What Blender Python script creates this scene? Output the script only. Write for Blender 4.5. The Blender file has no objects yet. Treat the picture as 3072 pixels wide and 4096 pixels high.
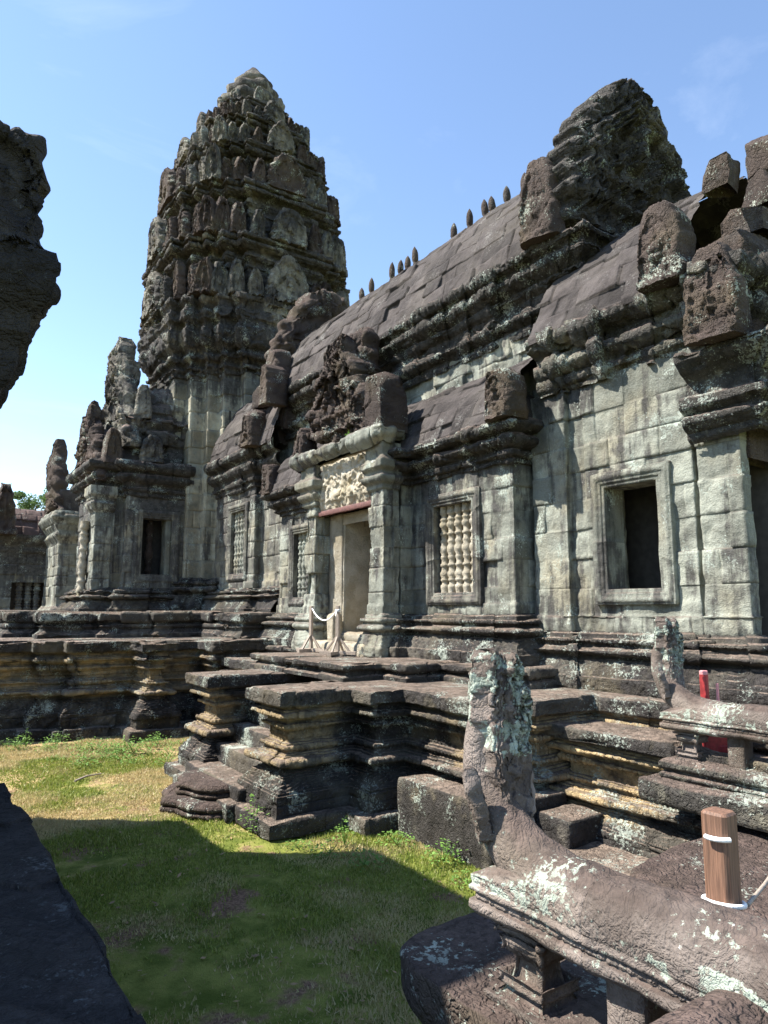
import bpy, math, random
import numpy as np
from mathutils import Matrix, Vector
from mathutils.geometry import tessellate_polygon
R=math.radians
C=bpy.context.scene.collection
random.seed(7); rng=np.random.default_rng(7)

# ------------------------------------------------------------------ camera, world, sun, exposure
E0=3.2; FPX=2800.; TH=math.atan(392./FPX); AZ=R(34.4)
F=Vector((math.sin(AZ)*math.cos(TH),math.cos(AZ)*math.cos(TH),math.sin(TH)))
RT=Vector((math.cos(AZ),-math.sin(AZ),0)); UP=RT.cross(F)
cam=bpy.data.cameras.new('camera'); co=bpy.data.objects.new('camera',cam); C.objects.link(co)
cam.sensor_fit='VERTICAL'; cam.sensor_height=36; cam.lens=FPX/4096*36; cam.clip_start=.05; cam.clip_end=900
co.matrix_world=Matrix(((RT.x,UP.x,-F.x,0),(RT.y,UP.y,-F.y,0),(RT.z,UP.z,-F.z,E0),(0,0,0,1)))
S=bpy.context.scene; S.camera=co
S.view_settings.view_transform='Standard'; S.view_settings.look='None'; S.view_settings.exposure=1.3; S.view_settings.gamma=1
SUN_EL=R(52); SUN_DIR=Vector((-math.cos(R(34)),math.sin(R(34)),0))*math.cos(SUN_EL)+Vector((0,0,math.sin(SUN_EL)))
w=bpy.data.worlds.new('World'); S.world=w; w.use_nodes=True; nt=w.node_tree
bg=nt.nodes['Background']; sky=nt.nodes.new('ShaderNodeTexSky'); sky.sky_type='NISHITA'; sky.sun_disc=False
sky.sun_elevation=SUN_EL; sky.sun_rotation=math.atan2(SUN_DIR.x,SUN_DIR.y); sky.air_density=1.0; sky.dust_density=.12; sky.ozone_density=1.4; sky.altitude=50
tc=nt.nodes.new('ShaderNodeTexCoord'); mp=nt.nodes.new('ShaderNodeMapping'); mp.inputs['Scale'].default_value=(1.2,2.6,5.); nt.links.new(tc.outputs['Generated'],mp.inputs[0])
cn=nt.nodes.new('ShaderNodeTexNoise'); cn.inputs['Scale'].default_value=1.6; cn.inputs['Detail'].default_value=9; cn.inputs['Roughness'].default_value=.62; cn.inputs['Distortion'].default_value=.6; nt.links.new(mp.outputs[0],cn.inputs['Vector'])
mr=nt.nodes.new('ShaderNodeMapRange'); mr.inputs[1].default_value=.56; mr.inputs[2].default_value=.9; mr.inputs[4].default_value=.16; nt.links.new(cn.outputs[0],mr.inputs[0])
mxs=nt.nodes.new('ShaderNodeMix'); mxs.data_type='RGBA'; mxs.inputs[7].default_value=(6.5,6.8,7.2,1); nt.links.new(mr.outputs[0],mxs.inputs[0]); nt.links.new(sky.outputs[0],mxs.inputs[6]); nt.links.new(mxs.outputs[2],bg.inputs[0]); bg.inputs[1].default_value=.125
sl=bpy.data.lights.new('sun','SUN'); sl.energy=5.0; sl.angle=R(.53); sl.color=(1,.95,.87)
so=bpy.data.objects.new('sun',sl); C.objects.link(so); so.rotation_euler=SUN_DIR.to_track_quat('Z','Y').to_euler(); so.location=(0,0,40)

# ------------------------------------------------------------------ noise
def _h(ix,iy,iz,sd):
    h=(ix.astype(np.int64)*374761393+iy.astype(np.int64)*668265263+iz.astype(np.int64)*2147483647+sd*974634777)&0xffffffff
    h=((h^(h>>13))*1274126177)&0xffffffff
    h=h^(h>>16)
    return (h&0xffff)/65535.*2-1
def vn(P,s,sd=0):
    Q=P*s; I=np.floor(Q); f=Q-I; f=f*f*(3-2*f); I=I.astype(np.int64); o=0
    for a in (0,1):
        for b in (0,1):
            for c in (0,1):
                wt=(f[...,0] if a else 1-f[...,0])*(f[...,1] if b else 1-f[...,1])*(f[...,2] if c else 1-f[...,2])
                o=o+wt*_h(I[...,0]+a,I[...,1]+b,I[...,2]+c,sd)
    return o
def fbm(P,s,o=3,sd=0,g=.5):
    r=0;a=1
    for k in range(o): r=r+a*vn(P,s*2.03**k,sd+k*7); a*=g
    return r
def cell(P,s,sd=0):
    Q=P*s; I=np.floor(Q).astype(np.int64); f=Q-I; d1=np.full(Q.shape[:-1],9.); d2=d1.copy(); idv=np.zeros_like(d1); tl=np.zeros_like(d1)
    for a in (-1,0,1):
        for b in (-1,0,1):
            for c in (-1,0,1):
                i,j,k=I[...,0]+a,I[...,1]+b,I[...,2]+c
                x=a+.5+.42*_h(i,j,k,sd)-f[...,0]; y=b+.5+.42*_h(i,j,k,sd+1)-f[...,1]; z=c+.5+.42*_h(i,j,k,sd+2)-f[...,2]
                d=x*x+y*y+z*z*1.6
                m=d<d1; d2=np.where(m,d1,np.minimum(d2,d)); h=_h(i,j,k,sd+3); idv=np.where(m,h,idv); tl=np.where(m,x*_h(i,j,k,sd+4)+y*_h(i,j,k,sd+5)+z*_h(i,j,k,sd+6),tl); d1=np.where(m,d,d1)
    return np.sqrt(d1),np.sqrt(d2),idv,tl
def chunky(P,s,amp,sd=0):
    """masonry that has slipped and broken: flat tilted facets with tight gaps"""
    d1,d2,i,t=cell(P+.06/s*np.stack([vn(P,s*4,sd+5),vn(P,s*4,sd+6),vn(P,s*4,sd+7)],-1),s,sd); e=sstep(0,.07,d2-d1)
    return amp*(i*.6+t*1.1)*e-amp*.5*(1-e)
def sstep(a,b,x):
    t=np.clip((x-a)/(b-a),0,1); return t*t*(3-2*t)

def cuts(P,n,depth,seed,up=.35):
    """break a stone along random flat planes"""
    r_=np.random.default_rng(seed+999); lo=P.reshape(-1,3).min(0); hi=P.reshape(-1,3).max(0); c=(lo+hi)/2; h=(hi-lo)/2+1e-6
    Q=(P-c)/h
    for k in range(n):
        d=r_.normal(size=3); d[2]=abs(d[2])*up+.0 if r_.random()<.8 else d[2]*.5
        d/=np.linalg.norm(d); sup=np.abs(d).sum()*.62+.38; off=sup*(1-depth*r_.random()**1.3)-.12
        e=np.clip(Q@d-off,0,None); Q=Q-e[...,None]*d
    return Q*h+c
# ------------------------------------------------------------------ mesh building
class MB:
    def __init__(s): s.V=[];s.Q=[];s.T=[];s.Cc=[];s.n=0
    def add(s,V,Q=None,T=None,Cc=None):
        V=np.asarray(V,float).reshape(-1,3)
        if Q is not None and len(Q): s.Q.append(np.asarray(Q,np.int64).reshape(-1,4)+s.n)
        if T is not None and len(T): s.T.append(np.asarray(T,np.int64).reshape(-1,3)+s.n)
        if Cc is None: Cc=np.tile((.5,0,0,0),(len(V),1))
        s.V.append(V); s.Cc.append(np.asarray(Cc,float)); s.n+=len(V)
        return s
    def build(s,name,m,parent=None,smooth=True,M=None):
        V=np.concatenate(s.V); Cc=np.concatenate(s.Cc)
        if M is not None:
            A=np.array(M); V=V@A[:3,:3].T+A[:3,3]
        me=bpy.data.meshes.new(name)
        Q=np.concatenate(s.Q) if s.Q else np.zeros((0,4),np.int64); T=np.concatenate(s.T) if s.T else np.zeros((0,3),np.int64)
        me.vertices.add(len(V)); me.vertices.foreach_set('co',V.ravel())
        li=np.concatenate([Q.ravel(),T.ravel()]); me.loops.add(len(li)); me.loops.foreach_set('vertex_index',li)
        nf=len(Q)+len(T); me.polygons.add(nf)
        st=np.concatenate([np.arange(len(Q))*4,len(Q)*4+np.arange(len(T))*3])
        me.polygons.foreach_set('loop_start',st); me.polygons.foreach_set('loop_total',np.concatenate([np.full(len(Q),4),np.full(len(T),3)]))
        me.polygons.foreach_set('use_smooth',np.full(nf,smooth))
        a=me.color_attributes.new('Col','FLOAT_COLOR','POINT'); a.data.foreach_set('color',np.clip(Cc,0,1).ravel())
        me.materials.append(m); me.update(calc_edges=True)
        o=bpy.data.objects.new(name,me); C.objects.link(o)
        if parent: o.parent=parent
        return o
def thing(name,label,cat,group=None,loc=(0,0,0)):
    o=bpy.data.objects.new(name,None); C.objects.link(o); o.location=loc; o.empty_display_size=.2
    tag(o,label,cat,group); return o
def tag(o,label=None,cat=None,group=None,kind=None):
    if label: o['label']=label
    if cat: o['category']=cat
    if group: o['group']=group
    if kind: o['kind']=kind
    return o
def T3(x,y,z,rz=0,s=1): return Matrix.Translation((x,y,z))@Matrix.Rotation(rz,4,'Z')@Matrix.Scale(s,4)

def grid_q(nr,nc,wrap=False,mask=None):
    j,i=np.meshgrid(np.arange(nr-1),np.arange(nc if wrap else nc-1),indexing='ij'); i2=(i+1)%nc
    q=np.stack([j*nc+i,j*nc+i2,(j+1)*nc+i2,(j+1)*nc+i],-1).reshape(-1,4)
    if mask is not None: q=q[mask.ravel()]
    return q
def grid_n(P,wrap=False):
    if wrap: ds=np.roll(P,-1,1)-np.roll(P,1,1)
    else: ds=np.gradient(P,axis=1)
    dr=np.gradient(P,axis=0) if P.shape[0]>1 else np.zeros_like(P)+(0,0,1)
    n=np.cross(ds,dr); l=np.linalg.norm(n,axis=-1,keepdims=True); return n/np.maximum(l,1e-9)
def pat(kind,s,t,per,P,sd):
    """relief pattern: s along, t 0..1 across the band -> 0..1 height"""
    if kind=='bead':
        u=(s/per)%1*2-1; v=t*2-1; return np.sqrt(np.clip(1-u*u*1.1-v*v,0,1))
    if kind=='petal':
        u=np.abs((s/per)%1*2-1); return np.sqrt(np.clip(1-u**2.5,0,1))*np.clip(np.sin(np.pi*np.clip(t,0,1)),0,1)
    if kind=='tooth':
        u=np.abs((s/per)%1*2-1); return (u<(1-t)*.95)*1.*sstep(.02,.12,t)
    if kind=='rosette':
        u=(s/per)%1*2-1; v=(t*2-1); r=np.sqrt(u*u+v*v); a=np.arctan2(v,u); return sstep(.15,.3,np.abs(r-.55))*(.6+.4*np.cos(a*6))*(r<.95)+.3*(r<.25)
    if kind=='scroll':
        k=2*np.pi/per; a=np.sin(s*k+2.2*np.sin(t*5+vn(P,3,sd)*2))*np.cos(t*9+1.5*np.sin(s*k*.5)); return sstep(-.25,.35,a)
    if kind=='carve':
        return sstep(-.15,.25,vn(P,1/per,sd)+.5*vn(P,2.2/per,sd+3))
    return 0*s
def sweep(mb,plan,prof,closed=False,ds=.06,dz=.05,course=.36,bl=(.45,1.0),jit=.012,jd=.012,rough=((1.2,.03),(5,.012),(16,.006)),
          bands=(),holes=(),cap=False,seed=1,tone=None,miss=.04,drop=.045,chip=0.,bylen=False,chunk=None,jw=.0065,cs=.17,cut=None):
    r_=np.random.default_rng(seed)
    plan=[np.array(p[:2],float) for p in plan]; n=len(plan); segs=n if closed else n-1
    nrm=[]
    for k in range(segs):
        d=plan[(k+1)%n]-plan[k]; d/=np.linalg.norm(d)+1e-9; nrm.append(np.array((d[1],-d[0])))
    mit=[]
    for k in range(n):
        if closed: a,b=nrm[k-1],nrm[k]
        else: a=nrm[max(k-1,0)] if k>0 else nrm[0]; b=nrm[k] if k<segs else nrm[-1]
        mit.append((a+b)/max(1+a@b,.3))
    jon=jd>0; kc=max(2,int(round(cs/ds))); cols=[];s0=0;colS=[];cand=[]
    for k in range(segs):
        A,B=plan[k],plan[(k+1)%n]; L=np.linalg.norm(B-A); br=sorted({0.,L}|{h[q]-s0 for h in holes for q in (0,1) if 1e-4<h[q]-s0<L-1e-4})
        ts=[]
        for a,b in zip(br[:-1],br[1:]):
            m=max(1,int(math.ceil((b-a)/ds)))
            for q in range(m):
                t=a+(b-a)*q/m
                if jon and q%kc==kc//2 and q>0 and (b-a)/m>jw*2.5: ts+=[(t-jw,0),(t,1),(t+jw,0)]
                else: ts.append((t,0))
        for t,cf in ts:
            f=t/L; cols.append(np.concatenate([A+(B-A)*f,mit[k]*(1-f)+mit[(k+1)%n]*f])); colS.append(s0+t); cand.append(cf)
        s0+=L
    if not closed: cols.append(np.concatenate([plan[-1],mit[-1]])); colS.append(s0); cand.append(0)
    cols=np.array(cols); colS=np.array(colS); cand=np.array(cand)
    pa=np.array(prof,float); ul=np.concatenate([[0],np.cumsum(np.hypot(*np.diff(pa,axis=0).T))]); uc=ul if bylen else pa[:,1]
    z0,z1=uc.min(),uc.max(); cb=[z0]
    if isinstance(course,(list,tuple)): cb+=[c for c in course if z0<c<z1]
    else:
        while cb[-1]<z1: cb.append(cb[-1]+course*(.85+.3*r_.random()))
    cb=np.array(cb)
    pr=[prof[0]]; pu=[uc[0]]; pj=[0]
    for i_ in range(len(prof)-1):
        a,b=prof[i_],prof[i_+1]; ua,ub=uc[i_],uc[i_+1]
        L=math.hypot(b[0]-a[0],b[1]-a[1])
        if L<1e-6: continue
        tb={0.:0,1.:0}
        if abs(b[1]-a[1])>.05:
            for h in holes:
                for q in (2,3):
                    t=(h[q]-a[1])/(b[1]-a[1])
                    if 1e-3<t<1-1e-3: tb[t]=0
        if jon and abs(ub-ua)>4*jw:
            for c in cb[1:]:
                for o_,fl in ((-jw,0),(0,1),(jw,0)):
                    t=(c+o_-ua)/(ub-ua)
                    if .003<t<.997: tb[t]=max(tb.get(t,0),fl)
        ks=sorted(tb)
        for u,v in zip(ks[:-1],ks[1:]):
            m=max(1,int(math.ceil(L*(v-u)/dz-.2)))
            for q in range(1,m+1):
                t=u+(v-u)*q/m; pr.append((a[0]+(b[0]-a[0])*t,a[1]+(b[1]-a[1])*t)); pu.append(ua+(ub-ua)*t); pj.append(tb[v] if q==m else 0)
    pr=np.array(pr); pu=np.array(pu); pj=np.array(pj)
    nr,nc=len(pr),len(cols)
    P=np.empty((nr,nc,3)); P[...,0]=cols[None,:,0]+pr[:,0,None]*cols[None,:,2]; P[...,1]=cols[None,:,1]+pr[:,0,None]*cols[None,:,3]; P[...,2]=pr[:,1,None]
    if cut: P=cuts(P,cut[0],cut[1],seed)
    N=grid_n(P,closed)
    # masonry
    ci=np.clip(np.searchsorted(cb,pu+1e-6,side='right')-1,0,None); csx=colS[cand==1]
    D=np.zeros((nr,nc)); J=np.zeros((nr,nc)); Tn=np.zeros((nr,nc))
    for c in range(ci.max()+1):
        rows=np.where(ci==c)[0]
        if not len(rows): continue
        x=colS[0]-r_.random()*bl[0]; jb=[x]
        while x<colS[-1]: x+=bl[0]+(bl[1]-bl[0])*r_.random(); jb.append(x)
        jb=np.array(jb)
        jb=np.unique(csx[np.clip(np.searchsorted(csx,jb[1:]),0,len(csx)-1)]) if len(csx) else np.array([1e9])
        bi=np.searchsorted(jb,colS); nb=len(jb)+1
        jv=r_.normal(0,jit,nb); ms=r_.random(nb)<miss; jv[ms]-=drop; tl=r_.normal(0,jit*.8,nb); tv=r_.random(nb); tz=r_.normal(0,jit*.6,nb)
        ext=np.concatenate([[colS[0]],jb,[colS[-1]]]); cen=(ext[bi]+ext[bi+1])/2
        u0,u1=pu[rows].min(),pu[rows].max()
        D[rows]=(jv[bi]+tl[bi]*np.clip((colS-cen)/.5,-1,1))[None]+tz[bi][None]*((pu[rows]-(u0+u1)/2)/.3).clip(-1,1)[:,None]; Tn[rows]=tv[bi][None]
        if len(csx):
            jm=np.isin(colS,jb)*1.; J[rows]=np.maximum(J[rows],jm[None])
    J[pj==1]=1
    D=D*(1-J)-jd*J
    for (za,zb,kind,per,amp) in bands:
        m=(pr[:,1]>=za-1e-6)&(pr[:,1]<=zb+1e-6)
        if not m.any(): continue
        t=((pr[m,1]-za)/(zb-za))[:,None]+0*colS[None]; s=colS[None]+0*t
        D[m]+=amp*pat(kind,s,t,per,P[m],seed)*(1-.7*J[m])
    Wn=P
    for sc,am in rough: D+=am*vn(Wn,sc,seed+int(sc*10))
    if chip: D-=chip*sstep(.25,.6,fbm(Wn,2.2,2,seed+91))
    if chunk: D+=chunky(Wn,chunk[0],chunk[1],seed)
    P=P+N*D[...,None]
    Cc=np.zeros((nr,nc,4)); Cc[...,0]=Tn; Cc[...,1]=J
    if tone is not None:
        o_,d_=tone(P); Cc[...,2]=o_; Cc[...,3]=d_
    ncq=nc if closed else nc-1; mask=None
    if holes:
        sc_=(colS[:-1]+colS[1:])/2 if not closed else np.append((colS[:-1]+colS[1:])/2,0); zc=(pr[:-1,1]+pr[1:,1])/2
        mask=np.ones((nr-1,ncq),bool)
        for h in holes: mask&=~((sc_[None]>h[0])&(sc_[None]<h[1])&(zc[:,None]>h[2])&(zc[:,None]<h[3]))
    mb.add(P.reshape(-1,3),grid_q(nr,nc,closed,mask),None,Cc.reshape(-1,4))
    if cap:
        ring=P[-1]; 
        t=tessellate_polygon([[Vector(p) for p in ring]])
        tri=[]
        for a,b,c_ in t:
            nn=np.cross(ring[b]-ring[a],ring[c_]-ring[a])
            tri.append((a,b,c_) if nn[2]>0 else (a,c_,b))
        cc=Cc[-1].copy(); cc[:,1]=0; mb.add(ring,None,tri,cc)
    return mb
def rect(x0,x1,y0,y1): return [(x0,y1),(x0,y0),(x1,y0),(x1,y1)]
def block(mb,x0,x1,y0,y1,z0,z1,r=.03,ds=.08,rough=((1.5,.02),(6,.012),(18,.005)),seed=1,tone=None,rot=0,Mx=None,bands=(),chunk=None,cut=None):
    """a worn stone block: sides, rounded edge and a top made of shrinking rings"""
    wd=min(x1-x0,y1-y0)/2
    prof=[(-r*.6,z0),(0,z0+r),(0,z1-r),(-r*.3,z1-r*.3),(-r,z1)]
    k=max(2,int(wd/ds)); prof+=[(-r-(wd-r-.001)*q/k,z1) for q in range(1,k+1)]
    m2=MB(); sweep(m2,rect(x0,x1,y0,y1),prof,closed=True,ds=ds,dz=ds,course=99,bl=(99,100),jit=0,jd=0,rough=rough,seed=seed,miss=0,tone=tone,bands=bands,chunk=chunk,cut=cut)
    V=m2.V[0]
    if Mx is not None: A=np.array(Mx); V=V@A[:3,:3].T+A[:3,3]
    mb.add(V,m2.Q[0],None,m2.Cc[0]); return mb
def slab(mb,wf,H,dep,relief=None,nx=24,nz=32,M=None,edge=9,rough=((3,.02),(9,.01)),seed=1,tone=None,zb=0.,chunk=(2.2,.03),cut=(9,.22)):
    """carved upright stone: outline half width wf(v), front faces local -y"""
    v=np.linspace(0,1,nz); u=np.linspace(-1,1,nx); U,Vv=np.meshgrid(u,v); W=np.array([wf(q) for q in v])[:,None]
    X=U*W; Z=zb+Vv*H; rnd=(1-np.abs(U)**edge*.75)*(1-.75*Vv**(edge*2)); Yf=-dep/2*rnd; Yb=dep/2*rnd
    rl=relief(U,Vv,X,Z) if relief else 0
    Fr=np.stack([X,Yf-rl,Z],-1); Bk=np.stack([X[:,::-1],Yb[:,::-1]+.3*(rl[:,::-1] if relief else 0),Z],-1)
    G=np.concatenate([Fr,Bk],1)
    if cut: G=cuts(G,cut[0],cut[1],seed)
    Nn=grid_n(G,True)
    P=G
    if M is not None: A=np.array(M); Pw=G@A[:3,:3].T+A[:3,3]
    else: Pw=G
    d=sum(am*vn(Pw,sc,seed+int(sc)) for sc,am in rough)
    if chunk: d=d+chunky(Pw,chunk[0],chunk[1],seed)
    G=G+Nn*d[...,None]
    if M is not None: G=G@A[:3,:3].T+A[:3,3]
    top=np.concatenate([G[-1]],0); nc=G.shape[1]
    Cc=np.zeros(G.shape[:2]+(4,)); Cc[...,0]=.5+.5*vn(Pw,2.,seed)
    if tone is not None: o_,d_=tone(G); Cc[...,2]=o_; Cc[...,3]=d_
    mb.add(G.reshape(-1,3),grid_q(nz,nc,True),None,Cc.reshape(-1,4))
    # close the top between front and back
    idx=np.arange(nx-1); q=np.stack([idx,idx+1,2*nx-2-idx,2*nx-1-idx],-1); mb.add(top,q,None,Cc[-1])
    mb.add(G[0],q[:,::-1],None,Cc[0]); return mb
def lathe(mb,prof,cx,cy,seg=20,rough=((8,.006),),seed=1,fl=0,M=None,closeend=True):
    a=np.linspace(0,2*np.pi,seg,endpoint=False); p=np.array(prof)
    k=1+fl*np.cos(a*8)
    G=np.stack([p[:,0,None]*np.cos(a)*k,p[:,0,None]*np.sin(a)*k,p[:,1,None]+0*a],-1)
    N=grid_n(G,True); d=sum(am*vn(G+(cx,cy,0),sc,seed) for sc,am in rough); G=G+N*d[...,None]*(p[:,0,None,None]>.004)
    G=G+(cx,cy,0)
    if M is not None: A=np.array(M); G=G@A[:3,:3].T+A[:3,3]
    mb.add(G.reshape(-1,3),grid_q(len(p),seg,True)); return mb
def tube(mb,pts,r,seg=8,closed=False):
    pts=np.array(pts,float); n=len(pts); t=np.gradient(pts,axis=0); t/=np.linalg.norm(t,axis=1)[:,None]+1e-9
    up=np.array((0,0,1.)) ; sd=np.cross(t,up); l=np.linalg.norm(sd,axis=1)[:,None]; sd=np.where(l<.05,np.array((1.,0,0)),sd/np.maximum(l,1e-6)); u2=np.cross(sd,t)
    a=np.linspace(0,2*np.pi,seg,endpoint=False); rr=np.broadcast_to(r,(n,))[:,None,None]
    G=pts[:,None]+rr*(np.cos(a)[None,:,None]*sd[:,None]+np.sin(a)[None,:,None]*u2[:,None]); mb.add(G.reshape(-1,3),grid_q(n,seg,True)[:,::-1]); 
    mb.add(G[0],None,[(0,i,i+1) for i in range(1,seg-1)]); mb.add(G[-1],None,[(0,i+1,i) for i in range(1,seg-1)]); return mb

# ------------------------------------------------------------------ materials
def nodes(name):
    m=bpy.data.materials.new(name); m.use_nodes=True; t=m.node_tree; b=t.nodes['Principled BSDF']; return m,t,b
class G:
    def __init__(s,t): s.t=t
    def n(s,k,**kw):
        x=s.t.nodes.new(k)
        for a,v in kw.items(): setattr(x,a,v)
        return x
    def l(s,a,b): s.t.links.new(a,b)
    def mth(s,op,a,b=None,c=None,clamp=False):
        x=s.n('ShaderNodeMath',operation=op,use_clamp=clamp)
        for i,v in enumerate((a,b,c)):
            if v is None: continue
            if isinstance(v,(int,float)): x.inputs[i].default_value=v
            else: s.l(v,x.inputs[i])
        return x.outputs[0]
    def mix(s,f,a,b,mode='MIX'):
        x=s.n('ShaderNodeMix',data_type='RGBA',blend_type=mode)
        for i,v in ((0,f),(6,a),(7,b)):
            if isinstance(v,(int,float)): x.inputs[i].default_value=v
            elif isinstance(v,tuple): x.inputs[i].default_value=(*v,1)
            else: s.l(v,x.inputs[i])
        return x.outputs[2]
    def noise(s,vec,sc,det=4,rg=.55,dist=0):
        x=s.n('ShaderNodeTexNoise'); x.inputs['Scale'].default_value=sc; x.inputs['Detail'].default_value=det; x.inputs['Roughness'].default_value=rg; x.inputs['Distortion'].default_value=dist
        s.l(vec,x.inputs['Vector']); return x.outputs[0]
    def ramp(s,v,a,b):
        x=s.n('ShaderNodeMapRange',clamp=True,interpolation_type='SMOOTHSTEP'); s.l(v,x.inputs[0]); x.inputs[1].default_value=a; x.inputs[2].default_value=b; return x.outputs[0]
    def mapv(s,vec,sc,loc=(0,0,0)):
        x=s.n('ShaderNodeMapping'); x.inputs['Scale'].default_value=sc; x.inputs['Location'].default_value=loc; s.l(vec,x.inputs[0]); return x.outputs[0]
def stone(name,pale=(.36,.355,.30),pale2=(.25,.245,.205),dark=(.030,.028,.026),da=(.50,.62),streak=.5,brown=(.115,.085,.07),bt=.8,lich=.35,lcol=(.50,.56,.48),bump=.75,ochre=(.48,.36,.20),white=.25,bscale=1.,toz=(.35,.8),warm=(.30,.25,.15),carve=0.,cscale=9.,jm=.22,speck=0.):
    m,t,b=nodes(name); g=G(t); geo=g.n('ShaderNodeNewGeometry'); P=geo.outputs['Position']; at=g.n('ShaderNodeAttribute',attribute_name='Col')
    sc=g.n('ShaderNodeSeparateColor'); g.l(at.outputs['Color'],sc.inputs[0]); tint,joint,och=sc.outputs; drk=at.outputs['Alpha']
    sep=g.n('ShaderNodeSeparateXYZ'); g.l(geo.outputs['Normal'],sep.inputs[0]); nz=sep.outputs[2]
    col=g.mix(g.ramp(g.noise(P,2.3*bscale,5,.6),.35,.65),pale,pale2)
    col=g.mix(g.ramp(g.noise(P,.9,3),.45,.7),col,g.mix(.5,col,warm))
    col=g.mix(1.,col,g.mth('MULTIPLY_ADD',tint,.75,.6),'MULTIPLY')
    oc=g.mth('MULTIPLY',och,g.ramp(g.noise(P,3.1,4),.30,.55)) if not speck else g.mth('MULTIPLY',g.ramp(g.mth('ADD',och,g.mth('MULTIPLY_ADD',g.noise(P,34,5,.75),3.4,-1.9)),.35,.75),speck); col=g.mix(oc,col,g.mix(g.ramp(g.noise(P,7,4),.3,.7),ochre,tuple(c*.62 for c in ochre)))
    big=g.noise(P,.75*bscale,6,.62); st=g.noise(g.mapv(P,(5.5,5.5,.55)),1.,5,.6); mid=g.noise(P,6.5,5,.65)
    dv=g.mth('ADD',g.mth('MULTIPLY',big,1-streak*.6),g.mth('MULTIPLY',st,streak*.6)); dv=g.mth('ADD',dv,g.mth('MULTIPLY',g.mth('SUBTRACT',mid,.5),.28))
    dv=g.mth('ADD',dv,g.mth('MULTIPLY',g.mth('SUBTRACT',drk,.0),.35)); dv=g.mth('SUBTRACT',dv,g.mth('MULTIPLY',och,.22)); dv=g.mth('ADD',dv,g.mth('MULTIPLY',g.mth('SUBTRACT',tint,.5),.12))
    dm=g.ramp(dv,*da); dcol=g.mix(g.ramp(mid,.4,.6),dark,tuple(c*2.3 for c in dark)); col=g.mix(g.mth('MULTIPLY',dm,.93),col,dcol)
    top=g.mth('MULTIPLY',g.mth('MULTIPLY',g.ramp(g.mth('ADD',nz,g.mth('MULTIPLY',g.mth('SUBTRACT',mid,.5),.5)),*toz),bt),g.ramp(g.noise(P,1.7,4),.2,.5))
    bcol=g.mix(g.ramp(g.noise(P,5,5,.65),.38,.66),brown,tuple(c*1.9 for c in brown)); bcol=g.mix(g.ramp(g.noise(P,17,3),.45,.7),bcol,tuple(c*.62 for c in brown)); col=g.mix(top,col,bcol)
    lf=g.noise(P,26,4,.7); lb=g.noise(P,1.9,3); lm=g.mth('MULTIPLY',g.ramp(g.mth('ADD',g.mth('MULTIPLY',lf,.5),g.mth('MULTIPLY',lb,.5)),.60-.11*lich,.64-.09*lich),.75); col=g.mix(lm,col,g.mix(g.ramp(mid,.4,.6),lcol,tuple(c*.6 for c in lcol)))
    if white>0:
        vo=g.n('ShaderNodeTexVoronoi'); g.l(g.mapv(P,(7,7,7)),vo.inputs['Vector']); vo.inputs['Scale'].default_value=1; 
        ws=g.mth('LESS_THAN',g.mth('ADD',vo.outputs['Distance'],g.mth('MULTIPLY',lf,.35)),g.mth('MULTIPLY',g.ramp(g.noise(P,1.3,2),.45,.75),.42*white+.16)); col=g.mix(g.mth('MULTIPLY',ws,.8),col,(.62,.62,.57))
    col=g.mix(g.mth('MULTIPLY',joint,jm),col,(.03,.028,.025))
    col=g.mix(1.,col,g.mth('MULTIPLY_ADD',g.noise(P,45,2),.5,.75),'MULTIPLY')
    g.l(col,b.inputs['Base Color']); b.inputs['Roughness'].default_value=.92; b.inputs['Specular IOR Level'].default_value=.25
    hh=g.mth('ADD',g.mth('MULTIPLY',g.noise(P,11,5,.65),1.),g.mth('MULTIPLY',g.noise(P,55,3,.6),.35))
    if carve:
        wv=g.noise(P,3.,3,.5); dv2=g.n('ShaderNodeVectorMath',operation='ADD'); g.l(P,dv2.inputs[0]); cx_=g.n('ShaderNodeCombineXYZ'); 
        for i_ in range(3): g.l(g.mth('MULTIPLY',wv,.35),cx_.inputs[i_])
        g.l(cx_.outputs[0],dv2.inputs[1]); cn=g.noise(dv2.outputs[0],cscale,2,.5); rd=g.ramp(g.mth('ABSOLUTE',g.mth('SUBTRACT',cn,.5)),.01,.07)
        cn2=g.noise(dv2.outputs[0],cscale*2.3,2,.5); rd2=g.ramp(g.mth('ABSOLUTE',g.mth('SUBTRACT',cn2,.5)),.01,.09)
        hh=g.mth('ADD',hh,g.mth('MULTIPLY',g.mth('ADD',rd,g.mth('MULTIPLY',rd2,.5)),carve))
    bp=g.n('ShaderNodeBump'); bp.inputs['Strength'].default_value=bump; bp.inputs['Distance'].default_value=.045; g.l(hh,bp.inputs['Height']); g.l(bp.outputs[0],b.inputs['Normal'])
    return m
MW=stone('wall_stone',warm=(.26,.22,.14),brown=(.09,.07,.058),pale=(.285,.295,.245),pale2=(.17,.175,.145),da=(.47,.62),streak=.9,lich=.2,bt=.7,white=.12)
MWD=stone('dark_wall_stone',pale=(.25,.245,.20),pale2=(.14,.137,.115),da=(.42,.58),streak=.7,lich=.3,white=.3)
MR=stone('roof_stone',jm=.6,warm=(.085,.075,.062),pale=(.070,.060,.056),pale2=(.036,.030,.028),dark=(.03,.026,.025),da=(.60,.75),streak=.2,brown=(.043,.036,.033),bt=.55,lich=.22,lcol=(.19,.18,.165),white=.06)
MC=stone('cornice_stone',carve=0.55,cscale=10.0,warm=(.16,.13,.08),pale=(.21,.20,.155),pale2=(.11,.10,.08),dark=(.024,.022,.020),da=(.41,.55),streak=.45,bt=.85,lich=.5,white=.45)
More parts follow.
